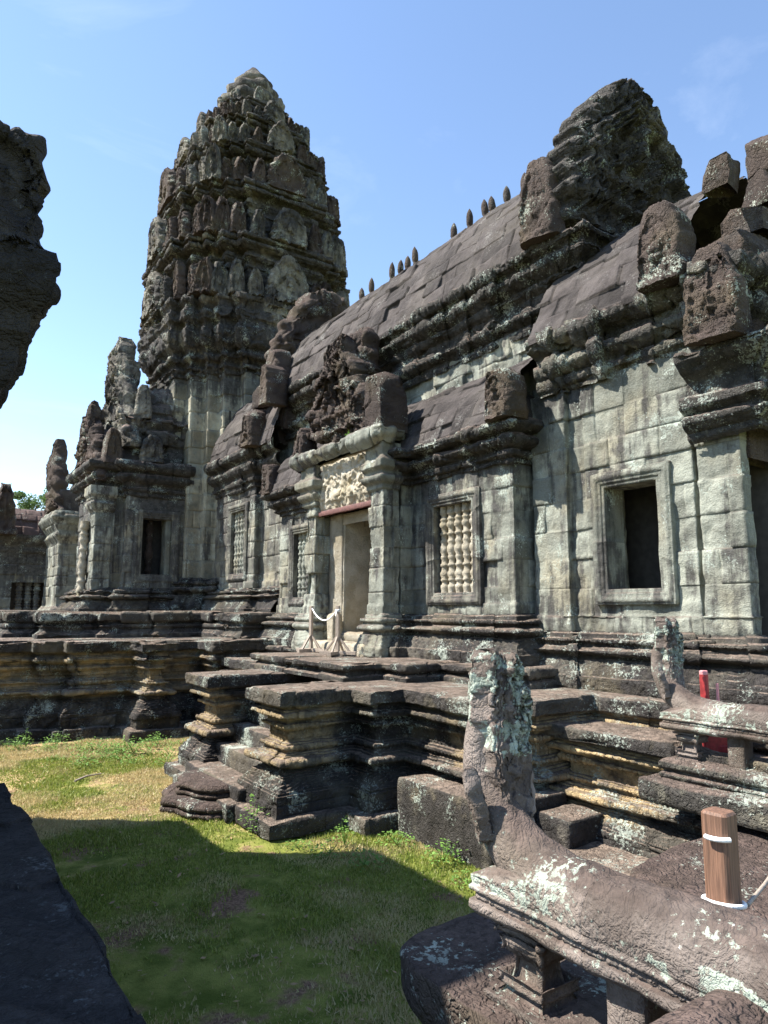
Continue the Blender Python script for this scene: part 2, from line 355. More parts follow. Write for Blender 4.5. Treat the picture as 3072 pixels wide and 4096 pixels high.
MT=stone('terrace_stone',carve=0.45,cscale=12.0,warm=(.16,.13,.08),pale=(.13,.118,.096),pale2=(.07,.063,.052),dark=(.019,.017,.016),da=(.41,.55),streak=.25,brown=(.15,.115,.09),bt=.95,toz=(.72,.98),lich=.42,ochre=(.50,.37,.20),white=.3)
MTW=stone('tower_stone',carve=0.9,cscale=6.5,warm=(.2,.16,.11),pale=(.27,.255,.21),pale2=(.14,.13,.108),dark=(.026,.024,.023),da=(.44,.58),streak=.5,brown=(.062,.050,.042),bt=.75,lich=.28,white=.22,bscale=.8)
MB_=stone('brown_stone',carve=0.5,cscale=9.0,warm=(.10,.078,.045),pale=(.085,.064,.053),pale2=(.05,.037,.031),dark=(.035,.03,.027),da=(.58,.72),streak=.15,brown=(.066,.047,.040),bt=.8,lich=.2,lcol=(.55,.60,.50),white=.35)
MN=stone('naga_stone',carve=.16,cscale=16.,speck=.85,warm=(.10,.078,.05),ochre=(.46,.53,.44),pale=(.24,.20,.175),pale2=(.12,.095,.08),dark=(.03,.025,.02),da=(.57,.72),streak=.1,brown=(.066,.048,.040),bt=.85,lich=.42,lcol=(.50,.58,.48),white=.55,bump=.6)
MF=stone('fresh_stone',carve=0.2,cscale=12.0,pale=(.47,.43,.345),pale2=(.33,.29,.215),da=(.66,.8),streak=.3,brown=(.3,.24,.17),bt=.5,lich=.0,white=.0)
MS=stone('shade_toned_stone',carve=0.6,cscale=9.0,warm=(.06,.054,.048),pale=(.065,.06,.058),pale2=(.03,.028,.028),dark=(.012,.011,.012),da=(.45,.6),brown=(.022,.019,.019),bt=.8,lich=.12,lcol=(.16,.17,.17),white=.15)  # deep shade of the left building put into the stone colour
MP=stone('paving_stone',pale=(.26,.21,.17),pale2=(.19,.15,.12),dark=(.05,.042,.036),da=(.58,.75),streak=0,brown=(.23,.175,.14),bt=.9,lich=.15,white=.1)
def plain(name,col,rough=.7,var=.2,sc=8,bump=.1,grain=None):
    m,t,b=nodes(name); g=G(t); P=g.n('ShaderNodeNewGeometry').outputs['Position']
    n1=g.noise(g.mapv(P,grain) if grain else P,sc,4); c=g.mix(g.ramp(n1,.3,.7),tuple(v*(1-var) for v in col),tuple(min(1,v*(1+var)) for v in col))
    g.l(c,b.inputs['Base Color']); b.inputs['Roughness'].default_value=rough
    bp=g.n('ShaderNodeBump'); bp.inputs['Strength'].default_value=bump; bp.inputs['Distance'].default_value=.01; g.l(n1,bp.inputs['Height']); g.l(bp.outputs[0],b.inputs['Normal']); return m
M_wood=plain('post_wood',(.165,.088,.055),.65,.38,13,.5,(7,7,.35)); M_grey=plain('weathered_wood',(.33,.27,.215),.75,.25,14,.3,(6,6,.8))
M_rope=plain('white_rope',(.8,.8,.78),.8,.05,60,.5); M_red=plain('red_paint',(.36,.035,.035),.5,.25,20,.1); M_pink=plain('pink_plate',(.72,.30,.30),.5,.15,20,.05)
M_void=plain('interior_dark',(.05,.045,.04),.9,.2)  # near-black colour stands in for interior shade behind the openings
M_steel=plain('rusty_beam',(.13,.055,.045),.7,.3,20,.2)
def leafm(name,c1,c2):
    m,t,b=nodes(name); g=G(t); at=g.n('ShaderNodeAttribute',attribute_name='Col'); sc=g.n('ShaderNodeSeparateColor'); g.l(at.outputs['Color'],sc.inputs[0])
    P=g.n('ShaderNodeNewGeometry').outputs['Position']
    c=g.mix(sc.outputs[0],c1,c2); c=g.mix(sc.outputs[2],c,(.55,.45,.24)); g.l(c,b.inputs['Base Color']); b.inputs['Roughness'].default_value=.6
    tr=g.n('ShaderNodeBsdfTranslucent'); g.l(c,tr.inputs[0]); mx=g.n('ShaderNodeMixShader'); mx.inputs[0].default_value=.3
    g.l(b.outputs[0],mx.inputs[1]); g.l(tr.outputs[0],mx.inputs[2]); g.l(mx.outputs[0],t.nodes['Material Output'].inputs[0]); return m
M_leaf=leafm('weed_leaf',(.10,.20,.035),(.20,.36,.07)); M_tree=leafm('tree_leaf',(.05,.10,.03),(.14,.22,.06)); M_blade=leafm('grass_blade',(.12,.18,.02),(.33,.38,.07))
def groundm():
    m,t,b=nodes('grass_soil'); g=G(t); P=g.n('ShaderNodeNewGeometry').outputs['Position']
    n1=g.noise(P,.45,5,.6); n2=g.noise(P,2.2,5,.65); n3=g.noise(P,30,3); n4=g.noise(P,90,2)
    gr=g.mix(g.ramp(n2,.35,.65),(.09,.12,.02),(.24,.25,.06)); dry=g.mix(g.ramp(n3,.35,.65),(.46,.35,.17),(.31,.21,.11)); soil=g.mix(g.ramp(n3,.4,.6),(.15,.09,.06),(.27,.17,.11))
    sy=g.n('ShaderNodeSeparateXYZ'); g.l(P,sy.inputs[0]); c=g.mix(g.ramp(g.mth('ADD',g.mth('ADD',g.mth('MULTIPLY',n1,.6),g.mth('MULTIPLY',n2,.4)),g.mth('MULTIPLY_ADD',g.ramp(sy.outputs[1],6.,15.),.2,-.13)),.47,.58),gr,dry); c=g.mix(g.ramp(g.mth('ADD',g.mth('MULTIPLY',g.noise(g.mapv(P,(1,1,1),(5,3,0)),.9,4),.6),g.mth('MULTIPLY',n2,.4)),.53,.61),c,soil)
    c=g.mix(1.,c,g.mth('MULTIPLY_ADD',n4,.8,.6),'MULTIPLY'); g.l(c,b.inputs['Base Color']); b.inputs['Roughness'].default_value=.95; b.inputs['Specular IOR Level'].default_value=.1
    bp=g.n('ShaderNodeBump'); bp.inputs['Strength'].default_value=.7; bp.inputs['Distance'].default_value=.03; g.l(g.mth('ADD',n3,n4),bp.inputs['Height']); g.l(bp.outputs[0],b.inputs['Normal']); return m
M_ground=groundm()

# ------------------------------------------------------------------ ground and grass
xs=np.concatenate([[-400,-60,-15],np.arange(-6,12.01,.12),[20,60,400]]); ys=np.concatenate([[-400,-40,-6],np.arange(0,24.01,.12),[40,90,500]])
X,Y=np.meshgrid(xs,ys); P=np.stack([X,Y,0*X],-1); P[...,2]=.035*vn(P,.6,3)+.012*vn(P,4,5)+.006*vn(P,9,8); P[...,2]*=(np.abs(X)<13)&(Y>-2)&(Y<26)
tag(MB().add(P.reshape(-1,3),grid_q(len(ys),len(xs))).build('ground',M_ground),kind='structure')
n=190000; px=rng.uniform(.9,7.4,n*2); py=2.5+17.8*rng.random(n*2)**1.25; pp=np.stack([px,py,0*px],-1)
keep=(fbm(pp,.9,3,33)+.25*rng.normal(size=n*2)>-.14)&(px<6.4+.3*(py>13))
px,py,pp=px[keep][:n],py[keep][:n],pp[keep][:n]; n=len(px); gz=.035*vn(pp,.6,3)+.012*vn(pp,4,5)
a=rng.uniform(0,2*np.pi,n); hh=rng.uniform(.012,.05,n)*(1+.5*vn(pp,1.5,9)); wd=.0035+.0007*py; le=rng.normal(0,.6,n)*hh; b2=rng.uniform(0,2*np.pi,n)
V=np.empty((n,3,3)); V[:,0]=np.stack([px-wd*np.cos(a),py-wd*np.sin(a),gz-.004],-1); V[:,1]=np.stack([px+wd*np.cos(a),py+wd*np.sin(a),gz-.004],-1); V[:,2]=np.stack([px+le*np.cos(b2),py+le*np.sin(b2),gz+hh],-1)
cc=np.zeros((n,3,4)); cc[...,0]=rng.random(n)[:,None]; cc[...,2]=np.clip(sstep(-.05,.35,fbm(pp,.5,3,61)+.5*(py/9.5-1)-.1)+.25*rng.normal(size=n),0,1)[:,None]
tag(MB().add(V.reshape(-1,3),None,np.arange(n*3).reshape(-1,3),cc.reshape(-1,4)).build('grass',M_blade,smooth=False),'short patchy green and straw coloured grass in the courtyard','grass',kind='stuff')

# ------------------------------------------------------------------ profiles
TP=[(.27,0),(.28,.12),(.27,.19),(.25,.22),(.07,.225),(.07,.24),(.06,.50),(.06,.515),(.03,.52),(.03,.55),(.0,.56),(-.11,.70),(-.13,.705),(-.13,.73),(-.17,.735),(-.17,.76),(-.23,.765),(-.23,.82),(-.16,.83),(-.16,.85),(-.06,.86),(-.02,.90),(-.03,.95),(-.08,.98),(-.15,.985),(-.15,1.01),(-.2,1.015),(-.2,1.04),(-.24,1.05),(-.24,1.08),(-.19,1.09),(-.19,1.15),(-.24,1.16),(-.24,1.18),(-.30,1.19),(-.30,1.36),(-.25,1.37),(-.25,1.39),(-.20,1.40),(-.20,1.46),(-.26,1.47),(-.26,1.50),(-.22,1.51),(-.22,1.54),(-.15,1.55),(-.08,1.60),(-.09,1.64),(-.14,1.66),(-.14,1.68),(-.18,1.69),(-.18,1.71),(-.12,1.72),(-.12,1.735),(-.03,1.75),(0,1.77),(0,1.94),(-.02,1.965),(-.08,1.972),(-.25,1.97)]
def tprof(H,z0=0,lo=0.): 
    k=(H-z0)/1.97; return [(o,z0+z*k) for o,z in TP if z>=lo]
def tbands(H,z0=0,a=1.):
    k=(H-z0)/1.97; B=[(.25,.49,'carve',.09,.018*a),(.56,.70,'scroll',.20,.020*a),(.86,.985,'petal',.11,.024*a),(1.085,1.155,'bead',.08,.03*a),(1.20,1.355,'rosette',.17,.018*a),(1.395,1.465,'bead',.08,.03*a),(1.55,1.66,'petal',.12,.024*a),(1.78,1.93,'carve',.06,.010*a)]
    return [(z0+p*k,z0+q*k,kd,pe,am) for p,q,kd,pe,am in B]
BP=[(.50,0),(.50,.2),(.46,.22),(.30,.44),(.24,.46),(.22,.49),(.36,.52),(.42,.57),(.36,.63),(.22,.65),(.22,.70),(.28,.71),(.28,.76),(.16,.78),(.14,.84),(.05,.86),(.03,.88)]   # wall base on z0
BB=[(.02,.19,'carve',.08,.016),(.23,.44,'scroll',.18,.016),(.52,.63,'petal',.12,.025),(.70,.77,'bead',.075,.03)]
def wbase(z0): return [(o,z0+z) for o,z in BP]
def wbands(z0): return [(z0+p,z0+q,k,pe,a) for p,q,k,pe,a in BB]
CP=[(.02,0),(.06,.03),(.06,.12),(.14,.14),(.16,.20),(.10,.22),(.12,.30),(.26,.36),(.33,.44),(.30,.52),(.20,.56),(.22,.60),(.42,.64),(.48,.72),(.47,.80),(.40,.86)]
def corn(z0,k=1.,ko=1.): return [(o*ko,z0+z*k) for o,z in CP]
def cbands(z0,k=1.): return [(z0+.01*k,z0+.13*k,'tooth',.11,.012),(z0+.33*k,z0+.53*k,'petal',.15,.03),(z0+.64*k,z0+.80*k,'petal',.12,.02)]
def ochre_under(z0,z1,amt=1.,sd=3):
    def f(P):
        z=P[...,2]; b=sstep(z0,z0+.25,z)*(1-sstep(z1-.1,z1,z)); n=sstep(-.35,.25,fbm(P,.8,2,sd)); return amt*b*n,0*z
    return f
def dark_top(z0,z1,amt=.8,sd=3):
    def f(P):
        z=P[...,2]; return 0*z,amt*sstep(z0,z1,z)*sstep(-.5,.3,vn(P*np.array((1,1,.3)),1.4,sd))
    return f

# ------------------------------------------------------------------ the stone terraces
ht=thing('stone_terrace','moulded stone terrace with two flanking stair wings in front of the hall','terrace')
planA=[(8.6,19.2),(7.0,19.2),(7.0,14.06),(4.82,14.06),(4.82,12.82),(6.9,12.82),(6.9,10.98),(4.76,10.98),(4.76,9.68),(6.0,9.68),(6.0,9.12),(6.6,9.12),(6.6,7.3),(7.2,7.3),(7.2,6.88),(8.4,6.88),(8.4,1.0),(13,1.0),(13,19.2)]
mb=MB(); sweep(mb,planA[:17],tprof(1.97),ds=.021,dz=.014,course=.42,bl=(.7,1.4),jit=.012,jd=.02,bands=tbands(1.97),seed=11,tone=ochre_under(.75,1.8,.7),chip=.018,chunk=(1.4,.012),rough=((1.1,.015),(5,.010),(18,.006)))
sweep(mb,planA,[(-.05,1.94),(-.1,1.967)],closed=True,ds=.3,dz=.1,course=99,jit=0,jd=0,rough=(),cap=True,seed=11)
mb.build('moulded_wall',MT,ht)
mb=MB(); block(mb,6.22,7.6,6.75,8.72,-.1,.78,.04,.09,seed=5,bands=[(.15,.7,'carve',.09,.012)]); block(mb,6.45,7.7,4.4,6.7,-.1,.3,.05,.09,seed=6); mb.build('footing',MT,ht)
for k,(x,y,z) in enumerate([(5.0,1,.42),(5.33,1,.74),(5.66,1,1.06),(5.98,1,1.38),(6.3,1,1.7)]):
    mb=MB(); block(mb,x-.28,7.2,10.72,13.02,z-.36,z,.03,.05,seed=20+k,bands=[(z-.12,z-.05,'bead',.06,.015),(z-.3,z-.16,'petal',.12,.02)]); mb.build('step',MT,ht)
mb=MB()
block(mb,4.35,5.1,10.6,13.2,-.05,.24,.04,.08,seed=31); block(mb,4.55,5.3,10.65,13.1,.15,.45,.05,.08,seed=32,bands=[(.2,.4,'carve',.06,.014)]); mb.build('landing',MT,ht)
def moonstone(lx,ly,z0,z1,rx,ry,seed):
    a=np.linspace(-np.pi/2,np.pi/2,26); pts=[]
    ear=[(lx,ly+ry)]
    out=[]
    for t in (0,.14,.3,.42,.5,.58,.7,.86,1):
        ang=np.pi/2+np.pi*t; rr=.92 if t in (.42,.58) else 1.
        out.append((lx+rx*math.cos(ang)*rr*(1.15 if abs(ang-np.pi)<.25 else 1),ly+ry*math.sin(ang)*rr))
    plan=out; h=z1-z0
    prof=[(-.02,z0),(0,z0+.04),(.02,z0+h*.35),(-.03,z0+h*.45),(-.03,z0+h*.55),(.01,z0+h*.62),(.0,z0+h*.85),(-.03,z0+h)]
    m=MB(); sweep(m,plan+[(lx+.3,ly-ry*.98),(lx+.3,ly+ry*.98)],prof,closed=True,ds=.05,dz=.03,course=99,bl=(9,10),jit=0,bands=[(z0+.03,z0+h*.4,'petal',.16,.03),(z0+h*.55,z0+h*.9,'petal',.16,.03)],cap=True,seed=seed); return m
moonstone(4.45,11.75,-.03,.2,.62,1.0,41).build('moonstone_step',MB_); tag(bpy.data.objects['moonstone_step'],'lower and wider bracket-shaped doorstep slab lying on the grass','step','bracket shaped steps at the stair foot')
o=moonstone(4.5,11.8,.19,.42,.45,.75,42).build('moonstone_step',MB_); tag(o,'upper and smaller bracket-shaped doorstep slab stacked on the wider one','step','bracket shaped steps at the stair foot')

lt=thing('stone_terrace','lower sandstone ledge with rosette band between the hall terrace and the serpent balustrade','terrace')
mb=MB(); sweep(mb,[(8.6,7.25),(7.62,7.25),(7.62,5.35),(7.62,-.5),(8.6,-.5)],tprof(1.62),ds=.02,dz=.013,course=.38,bl=(.8,1.5),bands=tbands(1.62,0,.9),seed=12,tone=ochre_under(.45,1.45,1.4,9),chip=.02,rough=((1.1,.015),(5,.009),(18,.006)))
mb.build('moulded_wall',MT,lt)
mb=MB(); block(mb,7.6,8.7,5.35,7.25,1.5,1.625,.03,.06,seed=51); mb.build('ledge_slab',MT,lt)
mb=MB(); block(mb,7.0,7.7,6.2,6.75,0,.62,.05,.06,seed=52,bands=[(.3,.55,'carve',.07,.015)]); mb.build('corner_block',MT,lt)
cw=thing('stone_causeway','lichen covered causeway slab carrying the serpent balustrade beside the hall','causeway')
mb=MB(); block(mb,7.18,9.6,-1.0,5.3,1.03,1.3,.05,.05,seed=53,bands=[(1.06,1.22,'rosette',.24,.012)]); mb.build('projecting_slab',MC,cw)
mb=MB(); sweep(mb,[(11.5,5.12),(7.42,5.12),(7.42,-1.),(11.5,-1.)],[(.0,1.29),(.03,1.33),(-.02,1.36),(-.02,1.40),(.03,1.42),(.03,1.46),(0,1.49),(-.03,1.50),(-.2,1.5)],ds=.03,dz=.015,course=99,bl=(.9,1.6),bands=[(1.36,1.42,'bead',.05,.014)],seed=54,cap=False); mb.build('base_moulding',MC,cw)
mb=MB(); sweep(mb,[(7.5,5.05),(7.5,-1.),(13,-1.),(13,5.05)],[(0,1.40),(0,1.497),(-.03,1.5)],closed=True,ds=.2,dz=.1,course=99,bl=(.9,1.6),jit=0,seed=55,cap=True,rough=()); mb.build('paving',MP,cw)
mb=MB(); block(mb,9.1,13,3.2,4.5,1.49,1.62,.02,.1,seed=56); mb.build('threshold_step',MP,cw)

tt=thing('stone_terrace','tall shaded terrace with redented pilaster bays beneath the tower','terrace')
planT=[(-9,20.2),(2.85,20.2),(2.85,19.8),(3.56,19.8),(3.56,19.4),(5.1,19.4),(5.1,18.2),(6.05,18.2),(6.05,19.1),(6.8,19.1),(6.8,17.75),(9.6,17.75),(9.6,36),(-9,36)]
mb=MB(); sweep(mb,planT,tprof(2.38),closed=True,ds=.04,dz=.02,course=.46,bl=(.8,1.5),jit=.02,jd=.03,bands=tbands(2.38,0,1.3),cap=True,seed=13,tone=ochre_under(.9,2.15,.7,5),chip=.025,chunk=(1.3,.02),rough=((1.1,.015),(5,.010),(17,.006)))
mb.build('moulded_wall',MT,tt)
PT=[(.1,0),(.1,.12),(.05,.14),(-.08,.24),(-.1,.3),(-.02,.33),(-.02,.38),(-.12,.4),(-.12,.46),(0,.5),(.02,.56),(.02,.7),(-.02,.76),(-.1,.77)]
mb=MB(); sweep(mb,[(2.7,34),(2.7,24.2),(3.45,24.2),(3.45,22.8),(5.0,22.8),(5.0,22.45),(6.5,22.45),(6.5,22.1),(8.0,22.1),(8.0,18.9),(9.8,18.9),(9.8,34)],[(o,2.36+z) for o,z in PT],closed=True,ds=.06,dz=.03,course=.4,bl=(.8,1.5),jit=.03,jd=.03,bands=[(2.36+.24,2.36+.34,'petal',.14,.02),(2.36+.5,2.36+.72,'carve',.12,.02)],cap=True,seed=14,chip=.08); mb.build('upper_tier',MT,tt)

# ------------------------------------------------------------------ hall platform tier
pt=thing('porch_platform','low beaded platform stone on the terrace carrying the hall and its rope stands','platform')
mb=MB(); sweep(mb,[(9.5,19.0),(8.2,19.0),(8.2,14.62),(6.45,14.62),(6.45,10.65),(7.25,10.65),(7.25,9.9),(8.0,9.9),(8.0,8.05),(9.6,8.05),(9.6,19.0)],[(.04,1.96),(.04,2.03),(-.06,2.06),(-.1,2.09),(-.1,2.12),(-.02,2.14),(.02,2.17),(.02,2.24),(-.03,2.26),(-.12,2.262)],closed=True,ds=.045,dz=.02,course=99,bl=(.9,1.6),jit=.02,jd=.02,bands=[(2.06,2.12,'bead',.05,.02),(2.14,2.24,'carve',.06,.012)],cap=True,seed=15,chip=.03,rough=((1.1,.03),(4.5,.015),(15,.006))); mb.build('moulding',MT,pt)
# ------------------------------------------------------------------ helpers for openings
def rects_frame(mb,y0,y1,z0,z1,X,w=.17,seed=1):
    """stepped stone frame round an opening in a wall facing -X (y0<y1)"""
    # plan in local (a,b): a=-y, b=z ; profile offset = outward from opening, z=out of wall
    prof=[(.0,-.45),(.0,.0),(.0,.03),(w*.25,.035),(w*.25,.05),(w*.5,.055),(w*.55,.075),(w*.8,.08),(w*.85,.06),(w,.055),(w,-.05)]
    m2=MB(); sweep(m2,[(-y1,z1),(-y1,z0),(-y0,z0),(-y0,z1)],prof,closed=True,ds=.1,dz=.03,course=99,bl=(.6,1.),jit=.002,jd=.004,rough=((3,.008),(12,.004)),seed=seed,miss=0)
    V=m2.V[0]; V2=np.stack([X-V[:,2],-V[:,0],V[:,1]],-1); q=m2.Q[0]
    mb.add(V2,q,None,m2.Cc[0]); return mb
def frame_front(mb,x0,x1,z0,z1,Y,w=.17,seed=1):
    prof=[(.0,-.45),(.0,.03),(w*.25,.035),(w*.25,.05),(w*.5,.055),(w*.55,.075),(w*.8,.08),(w*.85,.06),(w,.055),(w,-.05)]
    m2=MB(); sweep(m2,[(x0,z1),(x0,z0),(x1,z0),(x1,z1)],prof,closed=True,ds=.1,dz=.03,course=99,bl=(.6,1.),jit=.002,jd=.004,rough=((3,.008),(12,.004)),seed=seed,miss=0)
    V=m2.V[0]; V2=np.stack([V[:,0],Y-V[:,2],V[:,1]],-1); mb.add(V2,m2.Q[0],None,m2.Cc[0]); return mb
def bal_prof(h,r=.085):
    p=[(r*.9,0),(r*.9,.04*h)]
    rings=[(.06,1.),(.09,1.),(.10,.72),(.13,.7),(.14,.95),(.16,.95),(.17,.75),(.20,1.05),(.23,1.08),(.25,.8),(.27,.72),(.30,.70),(.31,.95),(.33,.95),(.34,.7),(.38,.68),(.40,.9),(.42,.9),(.44,.75),(.47,1.05),(.5,1.1)]
    for z,k in rings: p.append((r*k,z*h))
    for z,k in rings[::-1][1:]: p.append((r*k,(1-z)*h))
    p+=[(r*.9,.96*h),(r*.9,h)]; return p
def baluster_row(parent,X,y0,y1,z0,z1,n,mat,axis='y'):
    st=(y1-y0)/n; me=None
    for k in range(n):
        c=y0+(k+.5)*st
        if me is None:
            o=lathe(MB(),bal_prof(z1-z0,st*.43),0,0,18,((9,.006),)).build('baluster',mat,parent); me=o.data
        else: o=bpy.data.objects.new('baluster',me); C.objects.link(o); o.parent=parent
        o.location=(X,c,z0) if axis=='y' else (c,X,z0); o.rotation_euler.z=k*1.3
def finial_prof(h,r): return [(r*.75,0),(r*.8,.05*h),(r*.62,.08*h),(r*.62,.14*h),(r*.85,.17*h),(r*.85,.23*h),(r*.7,.26*h),(r*.72,.30*h),(r*.98,.36*h),(r*1.05,.5*h),(r,.66*h),(r*.8,.8*h),(r*.5,.9*h),(r*.2,.97*h),(0.001,h)]
# relief functions
def ell(U,V,cx,cy,rx,ry): return np.sqrt(np.clip(1-((U-cx)/rx)**2-((V-cy)/ry)**2,0,1))
def figure(U,V,cx,cy,k,kx=1.): return np.maximum.reduce([ell(U,V,cx,cy+.30*k,.10*k*kx,.10*k),.9*ell(U,V,cx,cy+.42*k,.06*k*kx,.08*k),.8*ell(U,V,cx,cy+.08*k,.15*k*kx,.17*k),.7*ell(U,V,cx,cy-.12*k,.26*k*kx,.08*k),.5*ell(U,V,cx-.19*k*kx,cy+.1*k,.05*k*kx,.16*k),.5*ell(U,V,cx+.19*k*kx,cy+.1*k,.05*k*kx,.16*k)])
def crisp(Pp,sc,sd): 
    n=vn(Pp,sc,sd)+.5*vn(Pp,sc*2.3,sd+3); return sstep(-.06,.10,n)
def rel_ante(sd=0,amp=.06,cs=11):
    def f(U,V,X,Z):
        Pp=np.stack([X,0*X+sd,Z],-1); r=np.sqrt((U*.92)**2+((V-.42)/.62)**2); rim=sstep(.62,.68,r)*sstep(.97,.9,r)*(.75+.25*np.cos(r*70)); lf=sstep(.9,.93,r)*(.4+.6*np.abs(np.cos(np.arctan2(V-.42,U)*11)))
        return amp*(rim*.9+.7*lf+1.5*figure(U,V,0,.40,.62,1.3)+.7*sstep(.1,.08,V))+amp*.35*crisp(Pp,cs,sd)
    return f
def rel_ped(sd=0,amp=.12,rows=True,cs=8):
    def f(U,V,X,Z):
        Pp=np.stack([X,0*X+sd,Z],-1)
        a=np.arctan2(V-.2,U*.9); r=np.sqrt((U*.9)**2+((V-.2)/.78)**2); lob=.05*np.abs(np.sin(a*3.5)); rr=r+lob
        rim=sstep(.66,.69,rr)*sstep(.86,.83,rr)*(.7+.3*np.cos(rr*110))*(V>.1)
        leaf=sstep(.86,.89,rr)*(.25+.75*np.abs(np.cos(a*13)))*(V>.1)
        inn=(rr<.66)
        out=1.3*rim+.8*leaf+inn*1.6*figure(U,V,0,.50,.40,1.1)
        for cx,cy,k in ((-.30,.42,.24),(.30,.42,.24),(-.17,.66,.2),(.17,.66,.2)): out=np.maximum(out,inn*1.3*figure(U,V,cx,cy,k,1.1))
        if rows:
            for q in range(-4,5): out=np.maximum(out,1.2*figure(U,V,q*.19,.20,.17,.8))
            for q in range(-5,6): out=np.maximum(out,.9*figure(U,V,q*.17,.07,.12,.8))
            out=np.maximum(out,1.0*((np.abs(V-.125)<.012)|(np.abs(V-.27)<.015))*(np.abs(U)<.8))
        return amp*out+amp*.28*crisp(Pp,cs,sd)
    return f
def flame(w0,k=.55,lob=.05,nl=7,ph=0):
    return lambda v: w0*max(.02,(1-max(0,(v-.05))**1.9)**k*(1+lob*math.sin(v*nl*6.28+ph))*(1 if v<.98 else .5))

# ------------------------------------------------------------------ temple hall (nave)
XC=11.3
hall=thing('temple_hall','long temple hall with ribbed brown stone roof, spiked ridge and dark clerestory cornice','building')
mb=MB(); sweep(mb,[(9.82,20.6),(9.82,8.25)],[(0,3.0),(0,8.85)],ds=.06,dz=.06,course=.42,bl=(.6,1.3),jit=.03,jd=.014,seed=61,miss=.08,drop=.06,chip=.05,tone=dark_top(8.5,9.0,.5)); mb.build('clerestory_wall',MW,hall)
mb=MB(); sweep(mb,[(9.82,8.3),(12.78,8.3),(12.78,20.6),(9.82,20.6)],[(0,1.9),(0,8.9)],ds=.3,dz=.3,course=.42,seed=62); mb.build('rear_wall',MW,hall)
CH=[(o_,z_-.16) for o_,z_ in [(.04,8.72),(.08,8.8),(.03,8.86),(.03,8.93),(.16,8.98),(.24,9.06),(.14,9.12),(.14,9.2),(.05,9.24),(.05,9.42),(.18,9.48),(.22,9.55),(.16,9.6),(.28,9.66),(.40,9.76),(.42,9.86),(.34,9.92),(.36,9.96),(.50,10.0),(.53,10.1),(.50,10.2)]]
mb=MB(); sweep(mb,[(9.82,20.6),(9.82,7.95),(12.78,7.95)],CH,ds=.03,dz=.02,course=99,bl=(.7,1.3),jit=.025,jd=.03,bands=[(8.82,8.96,'petal',.16,.03),(9.08,9.26,'carve',.1,.02),(9.50,9.74,'petal',.17,.035),(9.84,10.02,'bead',.13,.03)],seed=63,chip=.05,chunk=(1.7,.05),rough=((1.1,.02),(5,.015),(17,.010)),tone=lambda P:(0*P[...,2],.45+0*P[...,2])); mb.build('cornice',MC,hall)
def vault(x0,z0,x1,z1,n=16,b=.62):
    out=[]
    for k in range(n+1):
        t=k/n; a=t*math.pi/2; f=(1-math.cos(a))*b+t*(1-b); out.append((-(x1-x0)*f,z0+(z1-z0)*((math.sin(a))*b+t*(1-b))))
    return out
def roofp(mb,x0,z0,x1,z1,y0,y1,seed,bl=(.5,1.1),course=.42,both=False,**kw):
    pr=[(.0,z0-.12),(.02,z0)]+vault(x0,z0,x1,z1)
    sweep(mb,[(x0,y1),(x0,y0)],pr,ds=.06,dz=.05,course=course,bl=bl,jit=.02,jd=.022,jw=.009,miss=.06,drop=.04,seed=seed,bylen=True,rough=((.9,.035),(4,.012),(13,.010)),chunk=(1.0,.02),**kw)
    if both: 
        sweep(mb,[(2*x1-x0,y0),(2*x1-x0,y1)],pr,ds=.2,dz=.2,course=course,bl=bl,jit=.02,seed=seed+1,bylen=True)
mb=MB(); roofp(mb,9.36,10.02,XC,12.78,8.1,20.7,64,both=True); mb.build('vaulted_roof',MR,hall)
mb=MB(); block(mb,XC-.13,XC+.13,9.0,20.3,12.62,12.80,.04,.08,seed=65); mb.build('ridge_beam',MR,hall)
fm=None
for u_y in [10.7,11.25,11.75,12.0,12.6,13.25,14.9,15.3,15.67,16.1,17.2,17.75,9.75,9.2]:
    if fm is None: fo=lathe(MB(),finial_prof(.66,.088),0,0,14,((12,.008),)).build('ridge_finial',MB_,hall); fm=fo.data
    else: fo=bpy.data.objects.new('ridge_finial',fm); C.objects.link(fo); fo.parent=hall
    fo.location=(XC,u_y,12.76); fo.scale=(1,1,.9+.25*random.random()); fo.rotation_euler=(random.uniform(-.06,.06),random.uniform(-.06,.06),u_y)
# big pediment at the near end
def ped_w(v): return float(np.interp(v,[0,.1,.34,.5,.66,.8,.91,1],[1.85,2.0,1.96,1.75,1.40,1.0,.58,.08]))*(1+.045*math.sin(v*52))
mb=MB(); slab(mb,ped_w,3.5,.55,rel_ped(3,.24,cs=9),190,190,T3(XC,8.05,10.25),rough=((1.2,.03),(5,.012),(14,.012),(30,.01)),seed=71,edge=16,chunk=None,cut=(4,.10),tone=lambda P:(0*P[...,2],.35+0*P[...,2])); mb.build('pediment',MTW,hall)
mb=MB(); slab(mb,lambda v:1.25*(1-.8*v**1.3),1.25,.5,None,40,30,T3(XC,8.5,12.2),rough=((1.2,.06),(4,.04)),seed=72,chunk=(1.2,.06)); mb.build('pediment_crest',MB_,hall)
